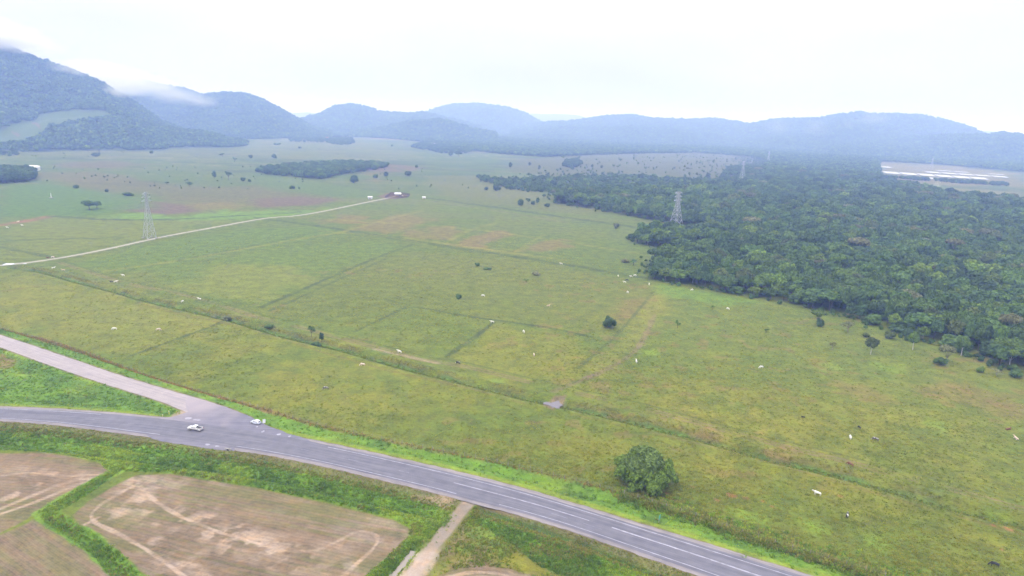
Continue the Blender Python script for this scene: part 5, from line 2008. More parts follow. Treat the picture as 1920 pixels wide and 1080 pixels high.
grove('grove', [(540, 266), (560, 260), (660, 261), (665, 270), (640, 274), (610, 268)], 16, .7, 1.1, 'hazy trees round the far hamlet at the hill foot', kinds([1, 4, 0, 9]), 8, (0, 1, 2, 3))
grove('grove', [(895, 332), (960, 342), (1010, 345), (1040, 362), (960, 357), (900, 340)], 9.0, .45, .8, 'low scrub at the left tip of the forest', kinds([1, 4, 0, 10]), 9, (0, 1, 2, 3))
grove('grove', [(0, 288), (20, 287), (45, 291), (30, 293), (0, 292)], 12, .5, .8, 'low dark hedge on the far left field', kinds([1, 4, 10]), 10, (0, 1, 2))


# ================================================================== lattice pylons
M_STEEL = simple_mat('galvanised_steel', (0.42, 0.44, 0.47), 0.5, 0.3, var=.12)
M_CONC = simple_mat('concrete', (0.33, 0.31, 0.28), .9, var=.2)
M_INS = simple_mat('brown_insulator', (0.10, 0.06, 0.05), .3)


def bar_obj(name, a, b_, t_, mat, parent):
    bm = bmesh.new()
    add_bar(bm, a, b_, t_)
    return obj(name, bm_mesh(name, bm, mat), parent)


def pylon(x, y, rz, H, base, waist, label, arms=((.80, 5.2), (.88, 4.4), (.96, 3.6)), detail=True, t_=.22, top_w=.9):
    e_ = bpy.data.objects.new('lattice_pylon', None)
    link(e_)
    e_.location = (x, y, zat(x, y))
    e_.rotation_euler = (0, 0, rz)
    tag(e_, label, 'pylon', 'lattice power pylons')
    zw = .72 * H

    def half(z):
        return base / 2 + (waist / 2 - base / 2) * min(z / zw, 1) if z < zw else waist / 2 + (top_w / 2 - waist / 2) * (z - zw) / (H - zw)
    lv = [0, .17, .32, .45, .56, .65, .72, .78, .84, .90, .96, 1.0]
    zs = [v * H for v in lv]
    cn_ = ((1, 1), (-1, 1), (-1, -1), (1, -1))
    for sx, sy in cn_:
        bm = bmesh.new()
        for z0, z1 in ((0, zw), (zw, H)):
            add_bar(bm, (sx * half(z0), sy * half(z0), z0), (sx * half(z1), sy * half(z1), z1), t_)
        obj('leg', bm_mesh('pylon_leg', bm, M_STEEL), e_)
        bm = bmesh.new()
        add_box(bm, (sx * base / 2, sy * base / 2, .1), (1.5, 1.5, .9), bevel=.12)
        obj('footing', bm_mesh('pylon_footing', bm, M_CONC), e_)
    allb = bmesh.new()
    for z0, z1 in zip(zs[:-1], zs[1:]):
        for k_ in range(4):
            a, c = cn_[k_], cn_[(k_ + 1) % 4]
            A0 = (a[0] * half(z0), a[1] * half(z0), z0)
            C0 = (c[0] * half(z0), c[1] * half(z0), z0)
            A1 = (a[0] * half(z1), a[1] * half(z1), z1)
            C1 = (c[0] * half(z1), c[1] * half(z1), z1)
            for p_, r_ in ((A0, C1), (C0, A1), (A1, C1)):
                if detail and z0 < .6 * H:
                    bar_obj('brace', p_, r_, t_ * .6, M_STEEL, e_)
                else:
                    add_bar(allb, p_, r_, t_ * .55)
    obj('upper_bracing', bm_mesh('pylon_bracing', allb, M_STEEL), e_)
    for zf, ln in arms:
        for sx in (-1, 1):
            bm = bmesh.new()
            z_ = zf * H
            hw = half(z_)
            tip = (sx * (hw + ln), 0, z_)
            for sy in (-1, 1):
                add_bar(bm, (sx * hw, sy * hw, z_), tip, t_ * .7)
                add_bar(bm, (sx * half(z_ + 1.6), sy * half(z_ + 1.6), z_ + 1.6), tip, t_ * .6)
            for k_ in (.35, .7):
                add_bar(bm, (sx * (hw + ln * k_), -hw * (1 - k_), z_), (sx * (hw + ln * k_), hw * (1 - k_), z_), t_ * .5)
                add_bar(bm, (sx * (hw + ln * k_), -hw * (1 - k_), z_), (sx * (hw + ln * k_), 0, z_ + 1.6 * (1 - k_)), t_ * .5)
            arm = obj('crossarm', bm_mesh('pylon_crossarm', bm, M_STEEL), e_)
            bm = bmesh.new()
            zz = z_
            pts = []
            rr3 = []
            for k_ in range(9):
                pts.append((tip[0], 0, z_ - .1 - k_ * .16))
                rr3.append(.12 if k_ % 2 else .06)
            add_tube(bm, pts, rr3, 6)
            obj('insulator', bm_mesh('insulator', bm, M_INS, True), arm)
    return e_


p = G(1266, 436)
pylon(p[0], p[1], rad(38), 36, 10.5, 2.6, 'tall grey lattice pylon standing in the forest clearing', arms=((.80, 4.6), (.89, 4.0), (.98, 4.6)), t_=.30, top_w=1.8)
p = G(281, 447)
pylon(p[0], p[1], rad(56), 33, 6.4, 1.7, 'slim grey lattice pylon beside the pale farm track', arms=((.82, 3.2), (.90, 2.8), (.97, 2.4)), t_=.20, top_w=.7)
p = G(1391, 339)
pylon(p[0], p[1], rad(30), 37, 9.5, 2.4, 'far pale pylon on the beige plain behind the forest', detail=False, t_=.28)
p = G(1440, 306)
pylon(p[0], p[1], rad(30), 38, 9.5, 2.4, 'farthest faint pylon above the forest canopy', detail=False, t_=.3)
p = G(1746, 318)
pylon(p[0], p[1], rad(30), 34, 9, 2.4, 'faint pylon among the far ponds', detail=False, t_=.22)


# ================================================================== cattle
def cow_mesh(name, pose):
    """one continuous skinned body"""
    V, E_, R_ = [], [], []

    def v(x, y, z, r):
        V.append((x, y, z))
        R_.append(r)
        return len(V) - 1

    def chain(ids):
        for a, b_ in zip(ids[:-1], ids[1:]):
            E_.append((a, b_))
    dz = 0 if pose != 'lying' else -.58
    pel = v(-.78, 0, 1.12 + dz, (.26, .30))
    bel = v(-.25, 0, 1.05 + dz, (.34, .38))
    rib = v(.28, 0, 1.06 + dz, (.33, .40))
    sho = v(.72, 0, 1.14 + dz, (.25, .34))
    chain([pel, bel, rib, sho])
    hump = v(.62, 0, 1.50 + dz, (.13, .11))
    E_.append((sho, hump))
    if pose == 'graze':
        nk = v(1.12, 0, .92, (.16, .19))
        hd = v(1.42, 0, .52, (.12, .14))
        mz = v(1.58, 0, .22, (.075, .08))
    elif pose == 'lying':
        nk = v(1.12, .05, .98, (.15, .18))
        hd = v(1.38, .18, 1.12, (.13, .14))
        mz = v(1.62, .3, .98, (.08, .08))
    else:
        nk = v(1.12, .03, 1.38, (.16, .20))
        hd = v(1.42, .08, 1.56, (.13, .15))
        mz = v(1.72, .12, 1.40, (.08, .085))
    chain([sho, nk, hd, mz])
    for s_ in (-1, 1):
        e1 = v(V[hd][0] - .05, V[hd][1] + s_ * .22, V[hd][2] + .02, (.04, .025))
        E_.append((hd, e1))
        if pose == 'lying':
            f = [v(.70, s_ * .2, .36, (.13, .13)), v(.98, s_ * .3, .14, (.08, .08)), v(.66, s_ * .34, .08, (.06, .06))]
            b_ = [v(-.80, s_ * .22, .36, (.18, .18)), v(-.50, s_ * .42, .20, (.12, .12)), v(-.92, s_ * .46, .10, (.07, .07)), v(-.60, s_ * .50, .07, (.05, .05))]
        else:
            o_ = .08 * s_ if pose == 'graze' else -.05 * s_
            f = [v(.68, s_ * .17, .82, (.13, .12)), v(.68 + o_, s_ * .18, .44, (.07, .075)), v(.66 + o_ * 1.6, s_ * .18, .09, (.055, .055)), v(.71 + o_ * 1.6, s_ * .18, .03, (.06, .045))]
            b_ = [v(-.82, s_ * .18, .80, (.16, .17)), v(-.90 - o_, s_ * .19, .46, (.075, .085)), v(-.84 - o_ * 1.3, s_ * .19, .09, (.055, .055)), v(-.79 - o_ * 1.3, s_ * .19, .03, (.06, .045))]
        chain([sho] + f)
        chain([pel] + b_)
    t1 = v(-1.06, 0, 1.10 + dz, (.04, .04))
    t2 = v(-1.14, .02, max(.55 + dz * .2, .2), (.025, .025))
    t3 = v(-1.12, .03, max(.38 + dz * .2, .12), (.045, .045))
    chain([pel, t1, t2, t3])
    me_ = bpy.data.meshes.new(name)
    me_.from_pydata(V, E_, [])
    o_ = bpy.data.objects.new(name, me_)
    COL.objects.link(o_)
    sk = o_.modifiers.new('skin', 'SKIN')
    sv = me_.skin_vertices[0].data
    for k_, r_ in enumerate(R_):
        sv[k_].radius = r_
        sv[k_].use_root = (k_ == 0)
    ss_ = o_.modifiers.new('sub', 'SUBSURF')
    ss_.levels = 1
    ss_.render_levels = 1
    dg = bpy.context.evaluated_depsgraph_get()
    m2 = bpy.data.meshes.new_from_object(o_.evaluated_get(dg))
    bpy.data.objects.remove(o_, do_unlink=True)
    m2.name = name
    for p_ in m2.polygons:
        p_.use_smooth = True
    return m2


def hide_mat(name, c1, c2=None, scale=1.6, cut=.5):
    m_, t, b_ = new_mat(name)
    n_ = t.nodes.new('ShaderNodeTexNoise')
    n_.inputs['Scale'].default_value = scale
    tc_ = t.nodes.new('ShaderNodeTexCoord')
    t.links.new(tc_.outputs['Object'], n_.inputs['Vector'])
    r_ = t.nodes.new('ShaderNodeValToRGB')
    r_.color_ramp.elements[0].position = cut - .04
    r_.color_ramp.elements[1].position = cut + .04
    r_.color_ramp.elements[0].color = (*c1, 1)
    r_.color_ramp.elements[1].color = (*(c2 or tuple(x * .88 for x in c1)), 1)
    t.links.new(n_.outputs[0], r_.inputs[0])
    t.links.new(r_.outputs[0], b_.inputs['Base Color'])
    b_.inputs['Roughness'].default_value = .8
    return m_


HIDE = {'white': hide_mat('white_hide', (.74, .71, .66)), 'black': hide_mat('black_hide', (.022, .02, .02)), 'brown': hide_mat('brown_hide', (.17, .07, .035)),
        'grey': hide_mat('spotted_grey_hide', (.10, .085, .08), (.42, .39, .37)), 'pied': hide_mat('black_and_white_hide', (.03, .028, .03), (.7, .68, .66), 1.3, .55), 'cream': hide_mat('cream_hide', (.55, .40, .30), (.70, .62, .55))}
COWM = {p_: cow_mesh('cow_' + p_, p_) for p_ in ('graze', 'stand', 'lying')}
for m2 in COWM.values():
    m2.materials.append(HIDE['white'])
COWS = [  # feet pixel, hide, pose, heading in degrees, label
    (215, 619, 'white', 'graze', 200, 'white cow grazing above the gravel road, left of the pair'),
    (297, 620, 'cream', 'graze', 10, 'cream-backed cow grazing above the gravel road, right of the pair'),
    (231, 518, 'white', 'stand', 180, 'white cow below the pale track near the ditch head'),
    (217, 530, 'white', 'stand', 30, 'white cow beside a dark one above the ditch at left'),
    (209, 530, 'pied', 'stand', 250, 'dark patched cow next to a white one above the ditch at left'),
    (342, 568, 'white', 'graze', 80, 'small white cow between the ditch and the worn trail at left'),
    (680, 686, 'cream', 'graze', 185, 'cream white cow on the near side of the ditch, left of centre'),
    (749, 662, 'white', 'stand', 160, 'white cow on the worn trail beyond the ditch, left of centre'),
    (611, 731, 'grey', 'graze', 195, 'dark grey cow alone in the near pasture above the highway'),
    (859, 683, 'pied', 'graze', 150, 'black cow with white face on the trail beyond the ditch'),
    (906, 556, 'white', 'graze', 180, 'white cow right of the dark round shrub'),
    (923, 606, 'white', 'stand', 185, 'white cow at the corner of the square paddock lines'),
    (982, 624, 'white', 'graze', 110, 'white cow walking away inside the small yellow paddock, upper one'),
    (1001, 668, 'cream', 'graze', 95, 'white cow facing away inside the small yellow paddock, lower one'),
    (1193, 680, 'white', 'stand', 88, 'white cow seen end-on near the worn trail, below the round tree'),
    (1427, 691, 'white', 'graze', 200, 'white cow broadside in the open right pasture'),
    (1365, 581, 'white', 'graze', 120, 'white cow below the forest edge, right of the bright grass corner'),
    (1297, 545, 'white', 'graze', 30, 'white cow by the forest edge on the bright grass'),
    (1177, 550, 'white', 'graze', 110, 'white cow lowest of the herd at the paddock corner'),
    (1217, 535, 'white', 'stand', 80, 'white cow rightmost of the herd at the paddock corner'),
    (1171, 531, 'white', 'stand', 175, 'white cow in the middle of the herd at the paddock corner'),
    (1175, 527, 'black', 'graze', 20, 'dark animal behind the middle white cow of the herd'),
    (1159, 519, 'white', 'graze', 95, 'white cow leftmost of the herd at the paddock corner'),
    (1183, 520, 'white', 'stand', 190, 'left one of two white cows by the shrub on the long ditch'),
    (1190, 518, 'white', 'graze', 10, 'right one of two white cows by the shrub on the long ditch'),
    (1052, 496, 'white', 'stand', 180, 'white cow standing on the long dark ditch line'),
    (1028, 574, 'cream', 'lying', 20, 'cream cow lying in the rough paddock left of the round tree'),
    (1594, 823, 'white', 'graze', 75, 'white cow turning its head in the right pasture'),
    (1641, 826, 'grey', 'graze', 160, 'grey and white cow right of the turning white cow'),
    (1506, 783, 'black', 'lying', 180, 'small black calf in the right pasture'),
    (1611, 803, 'black', 'graze', 100, 'dark calf above the turning white cow'),
    (1594, 874, 'brown', 'graze', 130, 'red brown cow just above the ditch at right'),
    (1532, 929, 'white', 'stand', 155, 'large white cow on the near pasture at lower right'),
    (1588, 970, 'pied', 'graze', 60, 'dark spotted cow nearest the lower right verge'),
    (1864, 1062, 'black', 'graze', 165, 'big black cow at the lower right corner'),
    (1905, 823, 'cream', 'lying', 90, 'orange-cream cow at the right picture edge'),
    (1890, 806, 'brown', 'lying', 10, 'dark brown animal lying near the right picture edge'),
    (14, 428, 'white', 'stand', 180, 'leftmost white cow of the far left three'),
    (42, 424, 'white', 'stand', 175, 'right white cow of the far left three'),
    (34, 417, 'white', 'stand', 5, 'uppermost white cow of the far left three, by the red bank'),
    (99, 484, 'cream', 'graze', 10, 'cream cow just above the pale track at left'),
    (89, 484, 'brown', 'lying', 0, 'brown cow left of the cream cow above the pale track'),
    (100, 503, 'white', 'lying', 40, 'white cow lying below the pale track, left one'),
    (119, 507, 'cream', 'lying', 200, 'pale cow lying below the pale track, right one'),
    (374, 561, 'white', 'lying', 170, 'white cow lying on the worn trail at left'),
]
for a, b_, hd, ps, ang, lab in COWS:
    p = G(a, b_)
    o_ = obj('cow', COWM[ps], None, (p[0], p[1], zat(*p)), rad(ang))
    sc_ = .82 if 'calf' not in lab else .55
    o_.scale = (sc_,) * 3
    o_.material_slots[0].link = 'OBJECT'
    o_.material_slots[0].material = HIDE[hd]
    tag(o_, lab, 'cow', 'cattle grazing on the pasture')


# ================================================================== vehicles
M_WHITE = simple_mat('white_car_paint', (.72, .72, .72), .25, var=.03, spec=.5)
M_SILV = simple_mat('champagne_silver_paint', (.62, .60, .58), .3, .2, var=.03, spec=.5)
M_LILAC = simple_mat('pale_silver_blue_paint', (.60, .64, .72), .25, .15, var=.03, spec=.5)
M_GLASS = simple_mat('dark_car_glass', (.02, .024, .03), .06, var=.0, spec=.6)
M_TYRE = simple_mat('tyre_rubber', (.025, .025, .025), .85)
M_RIM = simple_mat('alloy_rim', (.5, .5, .5), .35, .6)
M_TRIM = simple_mat('dark_plastic_trim', (.05, .045, .042), .6)
M_LAMP = simple_mat('clear_headlamp', (.75, .77, .8), .1, var=0)
M_RED = simple_mat('red_tail_lamp', (.45, .02, .02), .2, var=0)


def loft(bm, secs):
    """secs: (x, half width bottom, half width top, z bottom, z top)"""
    prev = None
    for x, wb, wt, zb, zt in secs:
        zm = zb + (zt - zb) * .55
        wm = max(wb, wt)
        ring = [bm.verts.new(c) for c in ((x, -wb, zb), (x, wb, zb), (x, wm, zm), (x, wt, zt), (x, -wt, zt), (x, -wm, zm))]
        if prev:
            for k_ in range(6):
                bm.faces.new((prev[k_], prev[(k_ + 1) % 6], ring[(k_ + 1) % 6], ring[k_]))
        else:
            bm.faces.new(ring[::-1])
        prev = ring
    bm.faces.new(prev)
    bmesh.ops.recalc_face_normals(bm, faces=bm.faces[:])


def part(name, mat, parent, build, bevel=0.0, smooth=False):
    bm = bmesh.new()
    build(bm)
    if bevel:
        bmesh.ops.bevel(bm, geom=bm.edges[:], offset=bevel, segments=2, affect='EDGES', clamp_overlap=True)
    return obj(name, bm_mesh(name, bm, mat, smooth), parent)


def quad(bm, pts, th=.02):
    n_ = (Vector(pts[1]) - Vector(pts[0])).cross(Vector(pts[2]) - Vector(pts[0])).normalized() * th
    a = [bm.verts.new(Vector(p_) + n_) for p_ in pts]
    b2 = [bm.verts.new(Vector(p_) - n_) for p_ in pts]
    bm.faces.new(a)
    bm.faces.new(b2[::-1])
    for k_ in range(len(pts)):
        bm.faces.new((a[k_], b2[k_], b2[(k_ + 1) % len(pts)], a[(k_ + 1) % len(pts)]))
    bmesh.ops.recalc_face_normals(bm, faces=bm.faces[:])


def wheel(parent, x, y, r_):
    s_ = 1 if y > 0 else -1

    def tyre(bm):
        pr = [(-.11, r_ * .62), (-.12, r_ * .9), (-.08, r_), (.08, r_), (.12, r_ * .9), (.11, r_ * .62)]
        seg = 20
        rings = []
        for yy, q_ in pr:
            rings.append([bm.verts.new((x + q_ * math.cos(2 * math.pi * k_ / seg), y + yy, r_ + q_ * math.sin(2 * math.pi * k_ / seg))) for k_ in range(seg)])
        for a, c in zip(rings, rings[1:] + rings[:1]):
            for k_ in range(seg):
                bm.faces.new((a[k_], a[(k_ + 1) % seg], c[(k_ + 1) % seg], c[k_]))
        bmesh.ops.recalc_face_normals(bm, faces=bm.faces[:])
    wh = part('wheel', M_TYRE, parent, tyre, smooth=True)

    def rim(bm):
        res = bmesh.ops.create_cone(bm, cap_ends=True, segments=16, radius1=r_ * .62, radius2=r_ * .5, depth=.16)
        bmesh.ops.transform(bm, matrix=Matrix.Translation((x, y + s_ * .04, r_)) @ Matrix.Rotation(-s_ * math.pi / 2, 4, 'X'), verts=res['verts'])
    part('rim', M_RIM, wh, rim)


def heading(P, px, back=True):
    q_, _ = project(P[:, 0], P[:, 1], np.full(len(P), .5))
    i_ = int(np.argmin(np.abs(q_ - px)))
    d = P[min(i_ + 8, len(P) - 1)] - P[max(i_ - 8, 0)]
    if back:
        d = -d
    return math.atan2(d[1], d[0])


def pickup():
    p = on_road(366, 806)
    e_ = bpy.data.objects.new('pickup_truck', None)
    link(e_)
    e_.location = (p[0], p[1], .49)
    e_.rotation_euler = (0, 0, heading(R1_MID, 366))
    e_.scale = (.82, .82, .82)
    tag(e_, 'white and champagne double cab pickup with dark open bed driving on the highway', 'pickup')
    part('body', M_SILV, e_, lambda bm: loft(bm, [(2.62, .70, .66, .45, .80), (2.5, .86, .80, .36, .98), (1.3, .90, .84, .34, 1.08), (1.1, .90, .86, .34, 1.10), (-.95, .90, .88, .34, 1.10), (-.97, .90, .88, .34, .66), (-2.5, .89, .87, .40, .66), (-2.6, .82, .8, .46, .64)]), .025)
    part('cab', M_WHITE, e_, lambda bm: loft(bm, [(1.25, .82, .80, 1.06, 1.10), (.45, .82, .66, 1.06, 1.72), (.1, .82, .67, 1.06, 1.78), (-.65, .82, .67, 1.06, 1.78), (-.92, .82, .68, 1.06, 1.66), (-1.0, .82, .80, 1.06, 1.10)]), .02)
    part('bonnet', M_WHITE, e_, lambda bm: quad(bm, [(1.32, -.72, 1.11), (2.42, -.66, 1.01), (2.42, .66, 1.01), (1.32, .72, 1.11)], .02))
    part('windscreen', M_GLASS, e_, lambda bm: quad(bm, [(1.17, -.70, 1.18), (1.17, .70, 1.18), (.53, .60, 1.69), (.53, -.60, 1.69)]))
    part('rear_window', M_GLASS, e_, lambda bm: quad(bm, [(-1.0, -.62, 1.2), (-.95, -.56, 1.6), (-.95, .56, 1.6), (-1.0, .62, 1.2)]))
    for s_ in (-1, 1):
        part('side_window', M_GLASS, e_, lambda bm: quad(bm, [(.98, s_ * .825, 1.16), (.12, s_ * .825, 1.16), (.14, s_ * .715, 1.62), (.48, s_ * .715, 1.62)]))
        part('side_window', M_GLASS, e_, lambda bm: quad(bm, [(.04, s_ * .825, 1.16), (-.82, s_ * .825, 1.16), (-.72, s_ * .715, 1.62), (.04, s_ * .715, 1.62)]))
        part('bed_side', M_WHITE, e_, lambda bm: add_box(bm, (-1.78, s_ * .86, .90), (1.6, .09, .54), bevel=.02))
        part('trim_strip', M_TRIM, e_, lambda bm: add_box(bm, (0, s_ * .905, .52), (3.0, .04, .22)))
        part('mirror', M_WHITE, e_, lambda bm: add_box(bm, (.85, s_ * 1.0, 1.22), (.12, .2, .16), bevel=.03))
        part('headlight', M_LAMP, e_, lambda bm: add_box(bm, (2.53, s_ * .66, .82), (.14, .28, .16), bevel=.02))
        part('tail_light', M_RED, e_, lambda bm: add_box(bm, (-2.6, s_ * .80, .88), (.06, .14, .34)))
        for x in (1.55, -1.65):
            wheel(e_, x, s_ * .80, .38)
    part('tailgate', M_WHITE, e_, lambda bm: add_box(bm, (-2.56, 0, .90), (.07, 1.62, .54), bevel=.02))
    part('bed_liner', M_TRIM, e_, lambda bm: add_box(bm, (-1.76, 0, .86), (1.5, 1.62, .40)))
    part('bumper', M_TRIM, e_, lambda bm: add_box(bm, (2.66, 0, .52), (.14, 1.5, .22), bevel=.04))
    part('bumper', M_RIM, e_, lambda bm: add_box(bm, (-2.7, 0, .50), (.14, 1.6, .18), bevel=.03))


def hatchback():
    p = G(480, 794, .48)
    e_ = bpy.data.objects.new('hatchback_car', None)
    link(e_)
    e_.location = (p[0], p[1], .485)
    e_.rotation_euler = (0, 0, rad(158))
    e_.scale = (.80, .80, .80)
    tag(e_, 'small pale silver-white hatchback parked on the junction apron', 'car')
    part('body', M_LILAC, e_, lambda bm: loft(bm, [(1.95, .60, .56, .38, .62), (1.8, .78, .68, .26, .80), (.9, .83, .76, .22, .93), (-.9, .83, .78, .22, .98), (-1.75, .80, .74, .26, 1.0), (-1.9, .70, .66, .36, .9)]), .03)
    part('cabin', M_WHITE, e_, lambda bm: loft(bm, [(1.0, .74, .72, .90, .95), (.25, .74, .58, .90, 1.42), (-.2, .74, .60, .90, 1.49), (-1.1, .74, .59, .90, 1.46), (-1.55, .74, .56, .90, 1.30), (-1.82, .72, .66, .90, .99)]), .02)
    part('windscreen', M_GLASS, e_, lambda bm: quad(bm, [(.93, -.64, .99), (.93, .64, .99), (.32, .53, 1.40), (.32, -.53, 1.40)]))
    part('rear_window', M_GLASS, e_, lambda bm: quad(bm, [(-1.80, -.58, 1.05), (-1.57, -.5, 1.31), (-1.57, .5, 1.31), (-1.80, .58, 1.05)]))
    for s_ in (-1, 1):
        part('side_window', M_GLASS, e_, lambda bm: quad(bm, [(.74, s_ * .755, .99), (-.22, s_ * .755, .99), (-.18, s_ * .645, 1.38), (.24, s_ * .645, 1.36)]))
        part('side_window', M_GLASS, e_, lambda bm: quad(bm, [(-.30, s_ * .755, .99), (-1.30, s_ * .755, 1.0), (-1.12, s_ * .645, 1.36), (-.27, s_ * .645, 1.38)]))
        part('headlight', M_LAMP, e_, lambda bm: add_box(bm, (1.82, s_ * .58, .68), (.16, .26, .14), bevel=.02))
        part('tail_light', M_RED, e_, lambda bm: add_box(bm, (-1.84, s_ * .64, .86), (.08, .16, .2)))
        part('mirror', M_LILAC, e_, lambda bm: add_box(bm, (.62, s_ * .90, 1.0), (.1, .16, .12), bevel=.02))
        for x in (1.2, -1.2):
            wheel(e_, x, s_ * .74, .30)
    part('bumper', M_LILAC, e_, lambda bm: add_box(bm, (1.92, 0, .42), (.14, 1.3, .2), bevel=.04))
    part('bumper', M_LILAC, e_, lambda bm: add_box(bm, (-1.9, 0, .45), (.14, 1.35, .24), bevel=.04))


pickup()
hatchback()

# ================================================================== signs and posts
M_SIGNW = simple_mat('white_sign_sheet', (.78, .78, .80), .4, var=.04)
M_SIGNG = simple_mat('green_sign_sheet', (.10, .42, .38), .4, var=.05)
M_YEL = simple_mat('yellow_post_paint', (.70, .62, .16), .5, var=.1)
M_POST = simple_mat('grey_post', (.35, .34, .33), .7)


def sign(px, py, w_, h_, z0, rz, mat, lab, posts=1, zb=None):
    p = G(px, py, .4)
    e_ = bpy.data.objects.new('road_sign', None)
    link(e_)
    e_.location = (p[0], p[1], zb if zb is not None else zat(*p))
    e_.rotation_euler = (0, 0, rz)
    tag(e_, lab, 'sign')
    part('panel', mat, e_, lambda bm: add_box(bm, (0, 0, z0 + h_ / 2), (w_, .03, h_), bevel=.008))
    for k_ in range(posts):
        xx = 0 if posts == 1 else (-.3 + .6 * k_) * w_
        part('post', M_POST, e_, lambda bm: add_tube(bm, [(xx, .045, -.2), (xx, .045, z0 + h_ * .9)], [.035, .035], 8))


sign(495.5, 797.5, .8, 1.25, .7, rad(25), M_SIGNW, 'white upright sign panel behind the parked hatchback')
sign(1236, 978, 1.3, 1.1, 1.0, rad(63), M_SIGNG, 'green road sign seen almost edge-on on the right verge', 2)


def marker(px, py, h_, mat, lab, w_=.14):
    p = G(px, py, .3)
    e_ = bpy.data.objects.new('marker_post', None)
    link(e_)
    e_.location = (p[0], p[1], zat(*p))
    tag(e_, lab, 'post')
    part('post', mat, e_, lambda bm: add_box(bm, (0, 0, h_ / 2 - .1), (w_, w_, h_ + .2), bevel=.02))
    part('reflector_band', M_SIGNW, e_, lambda bm: add_box(bm, (0, 0, h_ * .8), (w_ + .02, w_ + .02, .14)))


marker(317, 776, 1.3, M_YEL, 'short yellow post at the tip of the grass wedge')
marker(305, 781, .6, M_YEL, 'low yellow stub left of the yellow post')
# dark drain mouth at the end of the lay-by
p = G(428, 845, .3)
e_ = bpy.data.objects.new('drain_headwall', None)
link(e_)
e_.location = (p[0], p[1], zat(*p))
e_.rotation_euler = (0, 0, rad(-12))
tag(e_, 'small dark concrete drain headwall at the right end of the lay-by', 'drain')
part('headwall', M_CONC, e_, lambda bm: add_box(bm, (0, 0, .1), (2.0, .3, .9), bevel=.04))
part('pipe', M_TRIM, e_, lambda bm: add_tube(bm, [(0, -.3, .15), (0, .6, .15)], [.34, .34], 12))

# ---- wire fence along the pasture
M_WOOD = simple_mat('weathered_wood', (.30, .26, .22), .9, var=.3)
M_WIRE = simple_mat('fence_wire', (.22, .21, .20), .5, .5)


def fence(P, spacing, lab, h_=1.35):
    Q = resample(P, spacing)
    e_ = bpy.data.objects.new('wire_fence', None)
    link(e_)
    e_.location = (Q[0][0], Q[0][1], 0)
    tag(e_, lab, 'fence')
    bm = bmesh.new()
    add_tube(bm, [(0, 0, -.3), (0, 0, h_ * .9), (0, 0, h_)], [.075, .065, .03], 6)
    me_ = bm_mesh('fence_post', bm, M_WOOD, True)
    zs = gh(Q[:, 0], Q[:, 1])
    rr5 = random.Random(2)
    for (x, y), z in zip(Q, zs):
        o_ = obj('post', me_, e_, (x - Q[0][0], y - Q[0][1], z))
        o_.rotation_euler = (rr5.uniform(-.06, .06), rr5.uniform(-.06, .06), 0)
    for hh in (.45, .8, 1.15):
        bm = bmesh.new()
        add_tube(bm, [(x - Q[0][0], y - Q[0][1], z + hh) for (x, y), z in zip(Q, zs)], [.008] * len(Q), 4)
        obj('wire', bm_mesh('fence_wire', bm, M_WIRE), e_)


_f = FENCE[(project(FENCE[:, 0], FENCE[:, 1], np.zeros(len(FENCE)))[0] > -40)]
fence(_f, 3.2, 'old wire fence on wooden posts between the verge and the near pasture')
fence(FENCE2[:int(len(FENCE2) * .75)], 3.6, 'wire fence half hidden in weeds along the lower right verge')

# ================================================================== corral, sheds and far houses
M_WALLW = simple_mat('whitewashed_wall', (.74, .73, .70), .8, var=.08, scale=.6)
M_ROOFT = simple_mat('clay_tile_roof', (.30, .13, .08), .8, var=.2, scale=.8)
M_ROOFM = simple_mat('pale_sheet_roof', (.62, .62, .62), .45, .1, var=.1, scale=.5)
M_DOOR = simple_mat('brown_door', (.14, .08, .05), .7)
M_PANE = simple_mat('dark_window_pane', (.04, .05, .06), .1, var=0)


def house(px, py, L_, W_, H_, rz, roof, lab, wall=None, name='farm_house', z0=None, open_=False, cat='house'):
    p = G(px, py)
    z_ = zat(*p)
    e_ = bpy.data.objects.new(name, None)
    link(e_)
    e_.location = (p[0], p[1], z_)
    e_.rotation_euler = (0, 0, rz)
    tag(e_, lab, cat)
    wall = wall or M_WALLW
    rh_ = W_ * .28

    def walls(bm):
        pr = [(-W_ / 2, -.5), (W_ / 2, -.5), (W_ / 2, H_), (0, H_ + rh_ * .92), (-W_ / 2, H_)]
        a = [bm.verts.new((-L_ / 2, y, z)) for y, z in pr]
        c = [bm.verts.new((L_ / 2, y, z)) for y, z in pr]
        bm.faces.new(a[::-1])
        bm.faces.new(c)
        for k_ in range(5):
            bm.faces.new((a[k_], a[(k_ + 1) % 5], c[(k_ + 1) % 5], c[k_]))
        bmesh.ops.recalc_face_normals(bm, faces=bm.faces[:])
    if open_:
        for sx in (-.45, -.15, .15, .45):
            for sy in (-.46, .46):
                part('post', M_WOOD, e_, lambda bm: add_box(bm, (sx * L_, sy * W_, H_ / 2), (.2, .2, H_)))
    else:
        part('wall', wall, e_, walls)
        part('door', M_DOOR, e_, lambda bm: add_box(bm, (0, -W_ / 2 - .02, 1.05), (1.0, .08, 2.1)))
        for xx in (-.3, .3):
            part('window', M_PANE, e_, lambda bm: add_box(bm, (xx * L_, -W_ / 2 - .02, 1.6), (1.3, .08, 1.1)))
    for s_ in (-1, 1):
        part('roof', roof, e_, lambda bm: quad(bm, [(-L_ / 2 - .5, s_ * (W_ / 2 + .6), H_ - .28), (L_ / 2 + .5, s_ * (W_ / 2 + .6), H_ - .28), (L_ / 2 + .5, 0, H_ + rh_ + .08), (-L_ / 2 - .5, 0, H_ + rh_ + .08)], .06))
    return e_


